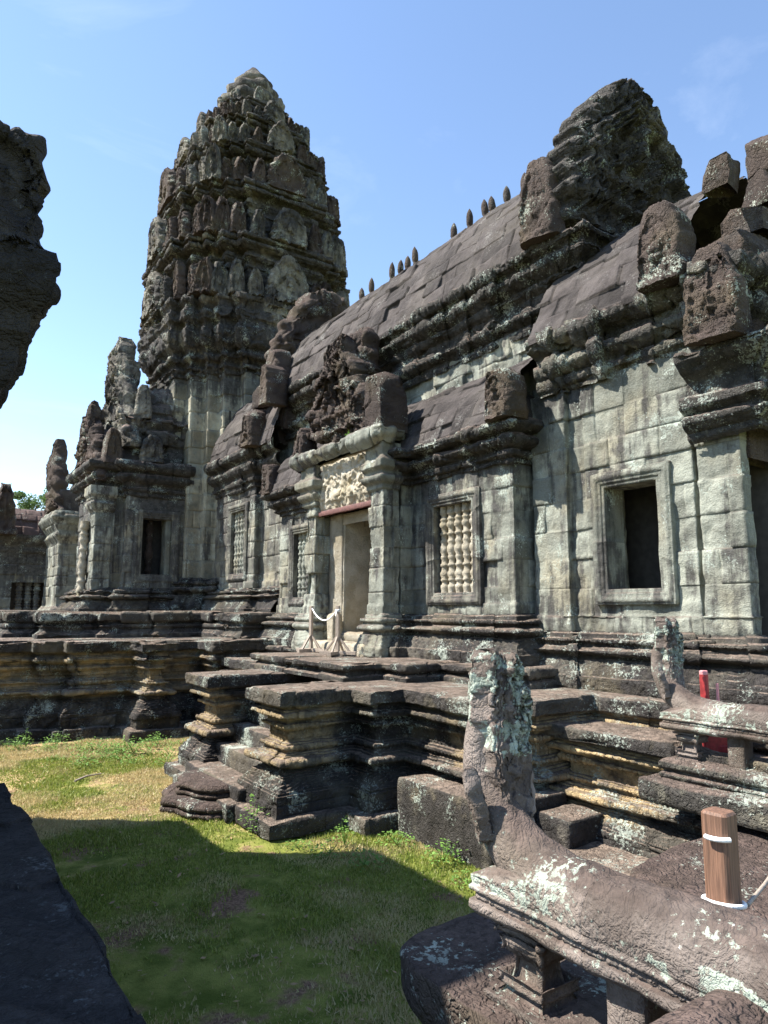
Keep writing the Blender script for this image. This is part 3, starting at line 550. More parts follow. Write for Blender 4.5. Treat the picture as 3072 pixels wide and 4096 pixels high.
# corner horns : upright carved stones ending the eaves
def horn(parent,x,y,z,h,w,dep,seed,lean=0,rz=-math.pi/2,mat=None,amp=.05):
    r_=np.random.default_rng(seed); jag=r_.uniform(-.09,.09,9); vs=np.linspace(0,1,9)
    wf=lambda v:w*float(np.interp(v,[0,.12,.3,.55,.75,.9,1],[.96,1.02,1,.95,.86,.66,.36]))*(1+float(np.interp(v,vs,jag)))
    m=MB(); slab(m,wf,h,dep,rel_ante(seed,amp),40,50,Matrix.Translation((x,y,z))@Matrix.Rotation(rz,4,'Z')@Matrix.Rotation(lean,4,'Y'),rough=((1.6,.02),(5,.010),(17,.009),(34,.006)),seed=seed,chunk=(1.3,.025),edge=24,cut=(14,.34))
    return m.build('corner_horn',mat or MB_,parent)
horn(hall,9.4,8.4,9.98,1.6,.42,.5,73,amp=.07)
horn(hall,9.4,19.6,10.1,1.3,.4,.8,74)
mb=MB(); slab(mb,lambda v:2.0*(1-.75*v**1.6)*(1+.05*math.sin(v*30)),2.9,.8,rel_ped(5,.1),60,60,T3(XC,20.3,11.3),rough=((1.2,.05),(4,.03)),seed=75,chunk=(1.3,.1)); mb.build('far_pediment',MB_,hall)

# ------------------------------------------------------------------ side aisle wing with the doorway
wing=thing('side_porch','side porch of the hall with carved doorway, baluster window and half vaulted roof','building')
WY0,WY1=9.0,18.5
zb0=2.25
mb=MB()
planW1=[(9.9,WY1),(9.0,WY1),(9.0,15.35),(8.72,15.35),(8.72,14.85)]
planW2=[(8.72,12.7),(8.72,12.1),(9.0,12.1),(9.0,WY0),(9.9,WY0)]
L1=.9; sW=lambda y:(18.5-y)+.9            # arclength on plan 1 at X=9
s2=lambda y:.6+.28+(12.1-y)
wallp=[(.03,zb0+.86),(.03,3.32),(0,3.34),(0,5.9)]
hw1=(sW(17.6),sW(16.25),3.54,5.31)
hw2=(s2(11.29),s2(10.1),3.54,5.31)
kw=dict(ds=.05,dz=.05,course=.44,bl=(.5,1.1),jit=.010,jd=.008,chip=.03,miss=.08,bands=[(3.12,3.33,'tooth',.13,.014)])
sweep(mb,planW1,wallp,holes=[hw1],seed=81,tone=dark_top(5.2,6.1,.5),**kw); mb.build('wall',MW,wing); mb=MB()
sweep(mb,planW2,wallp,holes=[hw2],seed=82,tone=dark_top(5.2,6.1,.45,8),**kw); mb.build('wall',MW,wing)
mb=MB(); sweep(mb,planW1,wbase(zb0),ds=.022,dz=.015,course=99,bl=(.6,1.2),jit=.012,jd=.02,bands=wbands(zb0),seed=83,chip=.02,rough=((1.2,.015),(5,.009),(18,.006))); mb.build('base_moulding',MT,wing); mb=MB(); sweep(mb,planW2,wbase(zb0),ds=.022,dz=.015,course=99,bl=(.6,1.2),jit=.012,jd=.02,bands=wbands(zb0),seed=84,chip=.02,rough=((1.2,.015),(5,.009),(18,.006))); mb.build('base_moulding',MT,wing)
mb=MB(); sweep(mb,planW1,corn(5.86,.88,.95),ds=.028,dz=.018,course=99,bl=(.6,1.2),jit=.02,jd=.03,chunk=(2.0,.04),bands=cbands(5.86,.88),seed=85,chip=.03,rough=((1.1,.015),(5,.012),(17,.009)),tone=lambda P:(0*P[...,2],.3+0*P[...,2]))
mb.build('cornice',MC,wing); mb=MB()
sweep(mb,planW2,corn(5.86,.88,.95),ds=.028,dz=.018,course=99,bl=(.6,1.2),jit=.02,jd=.03,chunk=(2.0,.04),bands=cbands(5.86,.88),seed=86,chip=.03,rough=((1.1,.015),(5,.012),(17,.009)),tone=lambda P:(0*P[...,2],.3+0*P[...,2])); mb.build('cornice',MC,wing)
mb=MB(); roofp(mb,8.60,6.64,9.9,8.1,8.75,13.2,87,bl=(.4,.9),course=.36,chip=.03); mb.build('half_vault_roof',MR,wing); mb=MB(); roofp(mb,8.60,6.64,9.9,8.1,15.2,18.75,88,bl=(.4,.9),course=.36,chip=.03); mb.build('half_vault_roof',MR,wing); mb=MB()
sweep(mb,[(8.75,8.8),(9.9,8.8)],[(0,6.45),(0,6.8),(-.15,7.1),(-.4,7.3)],ds=.1,dz=.1,seed=89); mb.build('roof_end',MR,wing)
horn(wing,8.72,8.85,6.56,.92,.36,.5,91,amp=.07); horn(wing,8.75,18.6,6.55,.9,.34,.5,92)
# window frames and balusters
fr=rects_frame(MB(),10.1,11.29,3.54,5.31,9.0,.24,1).build('window_frame',MWD,wing); baluster_row(fr,9.16,10.12,11.27,3.54,5.31,5,MF)
fr=rects_frame(MB(),16.25,17.6,3.54,5.31,9.0,.24,2).build('window_frame',MWD,wing); baluster_row(fr,9.16,16.27,17.58,3.54,5.31,6,MW)
mb=MB(); block(mb,9.5,9.55,9.1,12.5,2.3,6.9,.01,.5,rough=(),seed=1); mb.build('dark_backing',M_void,wing); mb=MB(); block(mb,9.5,9.55,14.3,18.4,2.3,6.9,.01,.5,rough=(),seed=1); mb.build('dark_backing',M_void,wing)  # dark sheets behind the windows, interior shade put into their colour
# door piers, lintel, frame, pediment
for (y0,y1,sd) in ((12.02,12.56,95),(14.98,15.5,96)):
    pl=[(8.62,y1),(8.22,y1),(8.22,y0),(8.62,y0)]
    m=MB(); sweep(m,pl,[(.02,3.1),(.02,3.3),(0,3.32),(0,5.75)],ds=.035,dz=.04,course=.46,bl=(9,10),jit=.018,jd=.02,bands=[(4.0,5.7,'carve',.055,.014)] if sd==95 else [(3.4,5.6,'scroll',.12,.014)],seed=sd,chip=.04)
    sweep(m,pl,[(o*.42,zb0+z) for o,z in BP],ds=.035,dz=.02,course=99,bl=(9,10),bands=wbands(zb0),seed=sd+3,chip=.03)
    sweep(m,pl,[(0,5.72),(.05,5.76),(.05,5.84),(.12,5.9),(.16,6.0),(.1,6.06),(.1,6.12),(.2,6.2),(.2,6.34),(.08,6.45),(.08,6.75)],ds=.035,dz=.025,course=99,bl=(9,10),bands=[(5.88,6.04,'petal',.1,.03)],seed=sd+5,chip=.05); m.build('door_pier',MW,wing)
mb=MB(); m2=MB(); sweep(m2,[(8.34,15.0),(8.34,12.55)],[(0,5.58),(0,6.75)],ds=.02,dz=.02,course=99,bl=(9,10),jit=0,rough=((3,.02),(9,.012)),bands=[(5.6,6.05,'bead',.34,.06),(5.75,6.7,'carve',.10,.05),(5.6,6.7,'scroll',.35,.03)],seed=97); mb=m2
block(mb,8.36,8.7,12.5,15.0,5.56,6.8,.02,.1,seed=98); mb.build('carved_lintel',MF,wing)
mb=MB(); block(mb,8.28,8.4,12.55,15.0,5.46,5.575,.01,.1,rough=(),seed=99); mb.build('support_beam',M_steel,wing)
mb=MB(); block(mb,8.62,8.98,14.35,14.98,2.5,5.5,.02,.08,seed=100); 
block(mb,8.62,9.2,12.6,14.98,5.22,5.5,.02,.1,seed=102); mb.build('door_frame',MF,wing)
mb=MB(); block(mb,9.42,9.6,12.3,14.1,2.4,5.6,.02,.1,seed=101); block(mb,8.64,9.5,14.3,14.75,2.4,5.5,.02,.06,seed=104,rough=((1.5,.02),(5,.012),(18,.004))); mb.build('door_reveal',MF,wing)
mb=MB(); block(mb,8.0,9.6,12.4,15.2,2.2,2.5,.06,.08,seed=105); block(mb,8.5,9.6,12.5,14.6,2.45,2.68,.08,.08,seed=106); mb.build('threshold',MF,wing)
mb=MB(); sweep(mb,[(8.6,15.7),(8.12,15.7),(8.12,11.9),(8.6,11.9)],[(.02,6.72),(.1,6.78),(.16,6.9),(.2,7.0),(.12,7.08)],ds=.05,dz=.03,course=99,bl=(.8,1.4),jit=.03,bands=[(6.78,6.98,'petal',.2,.04)],seed=107,chip=.06,cap=False); block(mb,8.2,9.2,11.95,15.65,6.85,7.12,.05,.1,seed=108); mb.build('porch_cornice',MW,wing)
dpw=lambda v:1.5*(1-.78*v**1.2)*(1+.07*math.sin(v*21))
mb=MB(); slab(mb,dpw,2.75,.45,rel_ped(9,.13,cs=11),110,100,Matrix.Translation((8.5,14.2,7.05))@Matrix.Rotation(-math.pi/2,4,'Z'),rough=((1.1,.05),(4,.03),(12,.02)),seed=109,edge=12,chunk=(1.6,.12)); mb.build('door_pediment',MB_,wing)
mb=MB(); slab(mb,lambda v:.75*(1-.4*v**2)*(1+.1*math.sin(v*17)),1.2,.5,rel_ped(12,.08),50,40,Matrix.Translation((8.95,14.2,8.8))@Matrix.Rotation(-math.pi/2,4,'Z'),rough=((1.3,.06),(4,.04),(12,.02)),seed=110,chunk=(1.6,.12)); 
for k in range(9):
    q=rng.random(4); block(mb,8.5+q[0]*.7,8.9+q[0]*.7+.3,13.2+q[1]*2.0,13.6+q[1]*2.0+.3,7.3+q[2]*1.2,7.6+q[2]*1.2+.2,.04,.05,rough=((1.5,.02),(5,.012),(17,.008)),seed=111+k,cut=(8,.35))
mb.build('broken_masonry',MB_,wing)
horn(wing,8.3,12.1,6.95,1.35,.38,.75,121,amp=.09); horn(wing,8.3,15.6,6.9,.9,.3,.6,122)

# ------------------------------------------------------------------ antechamber with the big window
ante=thing('entrance_antechamber','entrance chamber with a wide empty stone window and broken cornice, nearest part of the hall','building')
planE=[(9.35,8.85),(9.35,8.07),(9.47,8.07),(9.47,7.72),(9.41,7.72),(9.41,5.74),(9.53,5.74),(9.53,5.68),(9.40,5.68),(9.40,5.02),(9.60,5.02),(9.60,5.5)]
cum=[0];
for a_,b_ in zip(planE[:-1],planE[1:]): cum.append(cum[-1]+math.dist(a_,b_))
sE=lambda y:cum[4]+(7.72-y)
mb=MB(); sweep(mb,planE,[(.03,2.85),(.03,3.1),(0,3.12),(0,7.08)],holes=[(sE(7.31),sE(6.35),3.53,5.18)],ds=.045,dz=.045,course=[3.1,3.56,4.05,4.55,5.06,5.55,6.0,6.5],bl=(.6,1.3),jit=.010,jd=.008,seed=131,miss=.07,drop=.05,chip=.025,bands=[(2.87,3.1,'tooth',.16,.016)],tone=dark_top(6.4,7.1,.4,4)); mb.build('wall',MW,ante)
mb=MB(); sweep(mb,planE,[(o*.95,1.97+z*1.02) for o,z in BP],ds=.02,dz=.014,course=99,bl=(.7,1.3),jit=.015,jd=.02,bands=wbands(1.97),seed=132,chip=.03,rough=((1.2,.015),(5,.009),(18,.006))); mb.build('base_moulding',MT,ante)
mb=MB(); sweep(mb,[(9.41,8.6),(9.41,5.02),(9.95,5.02)],[(.02,7.0),(.02,7.1),(.1,7.14),(.1,7.26),(.04,7.3),(.16,7.36),(.24,7.46),(.22,7.56),(.12,7.6),(.12,7.72),(.3,7.78),(.4,7.88),(.42,7.98),(.38,8.06)],ds=.025,dz=.018,course=99,bl=(.5,1.1),jit=.05,jd=.04,chunk=(1.8,.08),bands=[(7.15,7.26,'bead',.08,.02),(7.36,7.56,'petal',.15,.03),(7.8,8.0,'petal',.14,.03)],seed=133,chip=.05,rough=((1.1,.02),(5,.018),(17,.010))); mb.build('cornice',MC,ante)
mb=MB(); roofp(mb,9.03,8.05,XC,10.5,5.6,8.5,134,both=True); mb.build('vaulted_roof',MR,ante)
fr=rects_frame(MB(),6.35,7.31,3.53,5.18,9.41,.25,3).build('window_frame',MW,ante)
mb=MB(); block(mb,10.6,10.7,5.2,8.2,1.97,7.2,.01,.5,rough=()); block(mb,9.9,12.7,8.1,8.2,1.97,7.2,.01,.5,rough=()); block(mb,12.7,13,5,8.2,1.97,8.2,.01,.5,rough=()); block(mb,9.5,13,5.0,8.2,7.2,7.4,.01,.5,rough=()); mb.build('dark_backing',M_void,ante)
mb=MB(); block(mb,9.5,9.95,7.33,7.9,3.0,5.6,.02,.1,seed=135); mb.build('window_reveal',MW,ante)
horn(ante,9.08,5.76,7.93,1.3,.42,.5,141,amp=.07); 
mb=MB(); sweep(mb,[(9.35,5.7),(9.35,4.72),(12.8,4.72)],[(.0,5.62),(.06,5.66),(.06,5.75),(.14,5.8),(.2,5.9),(.1,5.95),(.1,6.0),(.24,6.08),(.24,6.2),(.02,6.3),(.02,6.5),(.2,6.6),(.34,6.75),(.36,6.85),(.3,6.92)],ds=.045,dz=.025,course=99,bl=(.6,1.1),jit=.03,jd=.03,bands=[(5.82,5.93,'petal',.12,.03),(6.6,6.8,'petal',.14,.03)],seed=142,chip=.06); mb.build('porch_capital',MC,ante)
horn(ante,9.14,5.02,6.86,1.42,.40,.5,143,amp=.09); 
mb=MB()
for k,(x0,x1,y0,y1,z0,z1) in enumerate([(9.45,10.3,4.75,5.4,7.0,7.95),(9.5,10.4,4.7,5.4,7.97,8.7),(9.75,10.6,4.7,5.3,8.72,9.2),(10.1,11.6,4.6,5.3,9.2,9.85),(10.35,11.6,4.5,5.2,9.85,10.7),(9.95,11.2,4.3,4.9,6.9,8.3)]): block(mb,x0,x1,y0,y1,z0,z1,.04,.04,rough=((1.0,.03),(5,.015),(17,.010)),seed=150+k,cut=(8,.3))
mb.build('broken_pediment',MB_,ante)
mb=MB(); block(mb,-.40,.42,-.22,.22,-.16,.26,.03,.03,rough=((1.5,.03),(5,.012),(17,.008)),seed=159,cut=(8,.4),Mx=T3(9.35,5.0,9.38,R(12))@Matrix.Rotation(R(-14),4,'Y')); mb.build('leaning_stone',MB_,ante)
mb=MB(); block(mb,9.62,12.9,5.0,5.3,5.3,6.8,.02,.08,seed=160); 
m2=MB(); sweep(m2,[(9.62,4.98),(12.9,4.98)],[(0,5.7),(0,6.75)],ds=.02,dz=.02,course=99,bl=(9,10),jit=0,rough=((3,.02),),bands=[(5.75,6.7,'carve',.09,.06)],seed=161); mb.add(m2.V[0],m2.Q[0],None,m2.Cc[0]); mb.build('door_lintel',MB_,ante)
for x in (9.74,): lathe(MB(),bal_prof(2.9,.10),x,5.2,16,((9,.006),),M=T3(0,0,2.7)).build('door_colonette',MW,ante)

# ------------------------------------------------------------------ corridor between hall and tower
cor=thing('connecting_passage','narrow passage with a slim baluster window joining the hall to the tower','building')
planK=[(9.2,24.2),(9.2,20.8),(9.45,20.8),(9.45,19.0)]
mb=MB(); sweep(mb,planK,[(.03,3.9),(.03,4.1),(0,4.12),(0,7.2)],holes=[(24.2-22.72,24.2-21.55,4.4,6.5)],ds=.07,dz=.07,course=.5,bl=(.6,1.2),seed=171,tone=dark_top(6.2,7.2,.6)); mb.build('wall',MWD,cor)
mb=MB(); sweep(mb,planK,[(o,3.05+z) for o,z in BP],ds=.06,dz=.03,course=99,bands=wbands(3.05),seed=172,chip=.04); mb.build('base_moulding',MT,cor)
mb=MB(); sweep(mb,planK,corn(7.15,1.5,1.1),ds=.06,dz=.03,course=99,jit=.03,bands=cbands(7.15,1.5),seed=173,chip=.06,rough=((1.1,.04),(4.5,.02),(15,.012)),tone=lambda P:(0*P[...,2],.45+0*P[...,2])); mb.build('cornice',MC,cor)
mb=MB(); roofp(mb,8.85,8.4,XC,11.6,19.0,24.2,174); mb.build('vaulted_roof',MR,cor)
fr=rects_frame(MB(),21.55,22.72,4.4,6.5,9.2,.24,5).build('window_frame',MWD,cor); baluster_row(fr,9.36,21.57,22.7,4.4,6.5,5,MW)
mb=MB(); block(mb,9.6,9.7,19.2,24.1,3,7.3,.01,.5,rough=()); mb.build('dark_backing',M_void,cor)
horn(cor,8.95,20.2,8.3,1.2,.4,.8,175); horn(cor,9.0,19.2,9.4,1.3,.4,.8,177)
mb=MB()
for k in range(10):
    q=rng.random(4); block(mb,8.9+q[0]*.9,9.4+q[0]*.9+.2,18.9+q[1]*1.2,19.6+q[1]*1.2,8.3+q[2]*1.6,9.0+q[2]*1.6,.05,.07,rough=((1.2,.03),(5,.015),(15,.010)),seed=180+k,cut=(8,.35))
mb.build('fallen_masonry',MB_,cor)

# ------------------------------------------------------------------ central tower
TX,TY=XC+.08,27.1
tow=thing('temple_tower','tall dark sandstone tower with tiers of carved niches rising to a lotus crown','tower')
def redent(a,c1=.42,s1=.87,c2=.60,s2=.72,c3=None):
    p=[(s2,-s2)] if False else []
    q=[(-c1,-1),(c1,-1),(c1,-s1),(c2,-s1),(c2,-s2),(s2,-s2),(s2,-c2),(s1,-c2),(s1,-c1)]
    out=[]
    for k in range(4):
        c,s=math.cos(k*math.pi/2),math.sin(k*math.pi/2); out+=[(TX+a*(x*c-y*s),TY+a*(x*s+y*c)) for x,y in q]
    return out
# body
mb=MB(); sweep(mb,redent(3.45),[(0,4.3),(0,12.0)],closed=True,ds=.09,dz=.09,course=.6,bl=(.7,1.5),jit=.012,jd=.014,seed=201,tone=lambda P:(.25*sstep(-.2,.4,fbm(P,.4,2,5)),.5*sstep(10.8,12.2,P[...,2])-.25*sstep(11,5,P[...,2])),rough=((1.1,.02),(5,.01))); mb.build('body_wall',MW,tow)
mb=MB(); sweep(mb,redent(3.45),[(o*1.1,3.05+z*1.5) for o,z in BP],closed=True,ds=.08,dz=.05,course=99,bands=[(3.05+p*1.5,3.05+q*1.5,k,pe*1.4,a*1.5) for p,q,k,pe,a in BB],seed=202,chip=.05); mb.build('base_moulding',MT,tow)
TCp=[(0,11.9),(.08,11.95),(.08,12.1),(.2,12.2),(.1,12.3),(.1,12.4),(.26,12.5),(.3,12.65),(.18,12.72),(.18,12.85),(.36,13.0),(.46,13.3),(.5,13.6),(.4,13.72),(.4,13.85),(.52,13.95),(.56,14.2),(.45,14.4),(.48,14.5),(.58,14.6),(.58,14.8),(.3,14.9)]
tt_=lambda P:(0*P[...,2],.3+.2*vn(P,.6,4))
mb=MB(); sweep(mb,redent(3.45),TCp,closed=True,ds=.05,dz=.04,course=99,bl=(.6,1.2),jit=.04,jd=.05,bands=[(12.45,12.68,'petal',.22,.05),(13.0,13.6,'petal',.3,.05),(13.95,14.35,'carve',.2,.05),(14.6,14.8,'petal',.25,.04)],cap=True,seed=203,chip=.1,rough=((1.1,.03),(4.5,.025),(13,.015)),tone=tt_,chunk=(1.6,.08),jw=.015); mb.build('main_cornice',MTW,tow)
tiers=[(14.85,17.3,3.52,.46),(17.3,19.65,3.22,.46),(19.65,21.7,2.70,.42),(21.7,23.4,2.04,.38),(23.4,24.75,1.40,.32)]
antes=[]; prev=4.05
for k,(z0,z1,a,ov) in enumerate(tiers):
    h=z1-z0
    pr=[(.05,z0-.1),(.10,z0),(.10,z0+.07*h),(.04,z0+.08*h),(.04,z0+.12*h),(-.02,z0+.14*h),(-.02,z0+.50*h),(.05,z0+.51*h),(.05,z0+.55*h),(.0,z0+.56*h),(.02,z0+.60*h),(.16,z0+.66*h),(.20,z0+.70*h),(.20,z0+.72*h),(.09,z0+.73*h),(.09,z0+.77*h),(ov*.75,z0+.81*h),(ov*.95,z0+.85*h),(ov*.95,z0+.88*h),(ov*.6,z0+.885*h),(ov*.6,z0+.91*h),(ov,z0+.925*h),(ov*1.02,z0+.985*h),(ov*.95,z0+h),(-.1,z1+.03)]
    mb=MB(); sweep(mb,redent(a),pr,closed=True,ds=.05,dz=.035,course=.42,bl=(.45,.9),jit=.022,jd=.035,bands=[(z0+.16*h,z0+.48*h,'scroll',.30,.045),(z0+.61*h,z0+.71*h,'petal',.2,.05),(z0+.78*h,z0+.87*h,'petal',.22,.045),(z0+.93*h,z0+.98*h,'bead',.16,.04)],cap=True,seed=210+k,miss=.08,drop=.07,chip=.035,rough=((1.1,.02),(4.5,.02),(13,.014)),tone=tt_,chunk=(1.7,.035),jw=.015,cs=.15); mb.build('tier',MTW,tow)
    zs=z0; ao=prev-.16; prev=a+ov
    for q in range(4):
        c,s=math.cos(q*math.pi/2),math.sin(q*math.pi/2)
        for (lx,ly,hh,ww,dd) in [(0,-1.0,.68,.24,.42),(-.33,-.98,.46,.085,.3),(.33,-.98,.46,.085,.3),(-.50,-.90,.52,.10,.32),(.50,-.90,.52,.10,.32),(-.64,-.80,.54,.10,.36),(.64,-.80,.54,.10,.36),(-.755,-.755,.62,.11,.40)]:
            x,y=ao*lx,ao*ly; antes.append((TX+x*c-y*s,TY+x*s+y*c,zs-.02,hh*h*random.uniform(.9,1.2),ww*ao*random.uniform(.75,1.0),dd*(1-.08*k),q*math.pi/2-(math.pi/4 if lx==-.755 else 0),k))
protos={}
for i,(x,y,z,h,w_,d_,rz,k) in enumerate(antes):
    kk=i%7 if w_<.45 else 7+i%3
    if kk not in protos:
        m=MB(); slab(m,flame(1.,.6,.05,5,kk),1.,1.,rel_ante(kk,.26,9),34,40,None,rough=((2.2,.04),(7,.03),(18,.015)),seed=300+kk,chunk=(3,.05),edge=14); protos[kk]=m.build('niche_stone',MTW if kk%2 else MB_,tow); o=protos[kk]
    else: o=bpy.data.objects.new('niche_stone',protos[kk].data); C.objects.link(o); o.parent=tow
    o.location=(x,y,z); o.rotation_euler=(random.uniform(-.05,.05),random.uniform(-.05,.05),rz+random.uniform(-.08,.08)); o.scale=(w_,d_,h)
# upper little stones on the last storey and the lotus crown
mb=MB(); 
lathe(mb,[(1.25,24.6),(1.5,24.75),(1.52,24.95),(1.2,25.1),(1.15,25.2),(1.35,25.35),(1.38,25.6),(1.1,25.8),(.95,25.85)],TX,TY,72,((1.5,.05),(5,.04),(12,.02)),1,.07)
lathe(mb,[(.9,25.75),(1.12,25.95),(1.15,26.2),(.95,26.4),(.75,26.45),(.68,26.5)],TX,TY,64,((1.5,.05),(5,.04),(12,.02)),2,.07)
lathe(mb,[(.62,26.4),(.82,26.52),(.86,26.72),(.66,26.9),(.55,27.0),(.42,27.25),(.26,27.45),(.12,27.6),(.02,27.64)],TX,TY,48,((1.5,.04),(5,.03),(12,.015)),3,.03)
mb.build('lotus_crown',MTW,tow)
mb=MB()
for k in range(9):
    a=k*math.pi/4.5+.3; slab(mb,flame(.26,.6,.05,5,k),.75+.2*random.random(),.28,rel_ante(k,.05,14),18,22,T3(TX+1.42*math.cos(a),TY+1.42*math.sin(a),24.7,a+math.pi/2),rough=((4,.02),(12,.015)),seed=230+k)
mb.build('crown_stones',MTW,tow)
for q in range(4):   # tall blind niches over each false door
    c,s=math.cos(q*math.pi/2),math.sin(q*math.pi/2); x,y=0,-3.75
    m=MB(); slab(m,flame(1.05,.6,.05,5,q),2.1,.5,rel_ped(q,.14),70,70,T3(TX+x*c-y*s,TY+x*s+y*c,14.3,q*math.pi/2),rough=((1.4,.06),(4,.04)),seed=240+q); m.build('tower_pediment',MTW,tow)

# ------------------------------------------------------------------ side vestibule of the tower
ves=thing('tower_vestibule','shaded vestibule left of the tall tower with a square dark window and stepped gables','building')
planV=[(5.5,28.9),(5.45,28.9),(5.45,25.7),(6.3,25.7),(6.3,25.3),(8.6,25.3)]
cv=[0]
for a_,b_ in zip(planV[:-1],planV[1:]): cv.append(cv[-1]+math.dist(a_,b_))
sV=lambda x:cv[4]+(x-6.3)
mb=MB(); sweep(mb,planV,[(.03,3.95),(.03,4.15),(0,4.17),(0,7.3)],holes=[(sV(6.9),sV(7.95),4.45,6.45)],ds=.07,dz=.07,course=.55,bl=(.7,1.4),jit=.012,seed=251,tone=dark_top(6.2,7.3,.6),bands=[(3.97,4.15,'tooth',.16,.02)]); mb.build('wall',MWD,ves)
mb=MB(); sweep(mb,planV,[(o*1.1,3.05+z*1.05) for o,z in BP],ds=.07,dz=.03,course=99,bands=wbands(3.05),seed=252,chip=.06); mb.build('base_moulding',MT,ves)
mb=MB(); sweep(mb,planV,corn(7.2,1.45,1.),ds=.07,dz=.03,course=99,jit=.03,bands=cbands(7.2,1.45),cap=False,seed=253,chip=.07,tone=lambda P:(0*P[...,2],.55+0*P[...,2])); block(mb,5.3,8.6,25.35,28.9,8.2,8.45,.05,.2,seed=2); mb.build('cornice',MC,ves)
fr=frame_front(MB(),6.9,7.95,4.45,6.45,25.3,.3,6).build('window_frame',MWD,ves)
mb=MB(); block(mb,7.75,7.95,25.35,25.9,4.4,6.5,.01,.1); mb.build('window_reveal',MW,ves)
lathe(MB(),bal_prof(3.2,.14),7.35,26.0,16,M=T3(0,0,3.6)).build('inner_column',MB_,ves)
mb=MB(); block(mb,5.6,8.5,26.5,28.5,3,7.4,.01,.5,rough=()); mb.build('dark_core',M_void,ves)  # added dark filler, its colour stands in for the shade inside
# lower gable (porch) and upper gable, both faces west (-X)
mb=MB(); slab(mb,lambda v:1.7*(1-.86*v**1.1)*(1+.05*math.sin(v*30)),3.2,.42,rel_ped(21,.14),70,80,Matrix.Translation((5.45,27.1,7.7))@Matrix.Rotation(-math.pi/2,4,'Z'),rough=((1.3,.04),(4,.03),(12,.02)),seed=254,chunk=(1.7,.10)); mb.build('porch_gable',MB_,ves)
mb=MB(); slab(mb,lambda v:1.95*(1-.85*v**1.3)*(1+.05*math.sin(v*30)),4.6,.7,rel_ped(22,.14),70,90,Matrix.Translation((6.45,27.1,9.0))@Matrix.Rotation(-math.pi/2,4,'Z'),rough=((1.3,.04),(4,.03),(12,.02)),seed=255,chunk=(1.6,.12)); mb.build('upper_gable',MTW,ves)
mb=MB()
roofp(mb,5.4,8.45,7.4,10.0,25.0,25.9,256) if False else None
sweep(mb,[(5.6,25.45),(6.9,25.45)],[(0,8.5)]+[(o,z) for o,z in vault(0,8.5,1.6,9.9)],ds=.08,dz=.06,course=.36,bl=(.4,.9),jit=.03,seed=257,bylen=True); mb.build('porch_roof',MR,ves)
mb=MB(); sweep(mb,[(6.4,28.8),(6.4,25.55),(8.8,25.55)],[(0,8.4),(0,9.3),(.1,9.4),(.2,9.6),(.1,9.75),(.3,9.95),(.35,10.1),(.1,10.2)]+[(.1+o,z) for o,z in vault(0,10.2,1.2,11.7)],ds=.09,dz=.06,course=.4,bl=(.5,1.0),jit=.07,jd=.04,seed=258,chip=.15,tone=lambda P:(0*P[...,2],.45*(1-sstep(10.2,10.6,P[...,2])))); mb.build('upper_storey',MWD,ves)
horn(ves,5.75,25.45,8.3,1.3,.32,.5,259,rz=0); horn(ves,6.75,25.5,10.1,1.3,.3,.5,260,rz=0,mat=MTW)
m=MB(); slab(m,flame(.42,.6,.05,5,1),1.05,.35,rel_ante(3,.1),22,26,T3(7.05,25.2,8.45),rough=((2.2,.04),),seed=261); m.build('niche_stone',MTW,ves)
# porch doorway seen from the side: pier, golden colonette
mb=MB(); sweep(mb,[(5.4,26.2),(5.36,26.2),(5.36,25.62),(6.0,25.62)],[(.2,3.1),(.2,3.4),(.08,3.6),(0,3.9),(0,6.6),(.1,6.7),(.2,6.9),(.1,7.0),(.25,7.2),(.25,7.5)],ds=.06,dz=.05,course=.55,bl=(9,10),seed=262,bands=[(4.0,6.5,'carve',.08,.02)]); mb.build('door_pier',MW,ves)
for y in (27.0,): lathe(MB(),bal_prof(3.2,.16),5.3,y,16,((9,.008),),M=T3(0,0,3.2)).build('door_colonette',MF,ves)

# ------------------------------------------------------------------ buildings far left
gp=thing('corner_pavilion','distant temple pavilion with a tall narrow stepped gable left of the vestibule','building')
mb=MB(); sweep(mb,[(5.75,38),(5.75,34.6),(9,34.6)],[(.2,2.3),(.2,3.2),(0,3.4),(0,6.3),(.2,6.6),(.1,6.8),(.45,7.4),(.3,7.7)],ds=.15,dz=.1,course=.5,seed=270); mb.build('wall',MW,gp)
mb=MB(); slab(mb,lambda v:1.5*(1-.84*v**1.1)*(1+.06*math.sin(v*36)),3.7,.5,rel_ped(31,.12),30,40,Matrix.Translation((5.75,36.2,7.6))@Matrix.Rotation(-math.pi/2,4,'Z'),rough=((1.3,.1),(4,.06)),seed=271); mb.build('gable',MB_,gp)
for k,(x,y) in enumerate([(6.0,36.1),(6.5,36.1)]): lathe(MB(),finial_prof(.7,.13),x,y,12,M=T3(0,0,8.6)).build('ridge_finial',MB_,gp)
mb=MB(); block(mb,5.7,8.0,35.0,37.4,7.6,8.8,.1,.12,seed=272); mb.build('roof',MR,gp)
gl=thing('gallery_building','low distant gallery with red brown block roof at the left edge','building')
mb=MB(); sweep(mb,[(-14,40),(7.9,40),(7.9,40.5)],[(.3,2.3),(.3,2.6),(0,2.8),(0,6.0),(.15,6.2),(.1,6.4),(.4,6.8),(.4,7.0)],holes=[(18.55,20.1-.0,2.9,4.6)],ds=.2,dz=.12,course=.5,seed=273,tone=dark_top(4,6.5,.5)); mb.build('wall',MWD,gl)
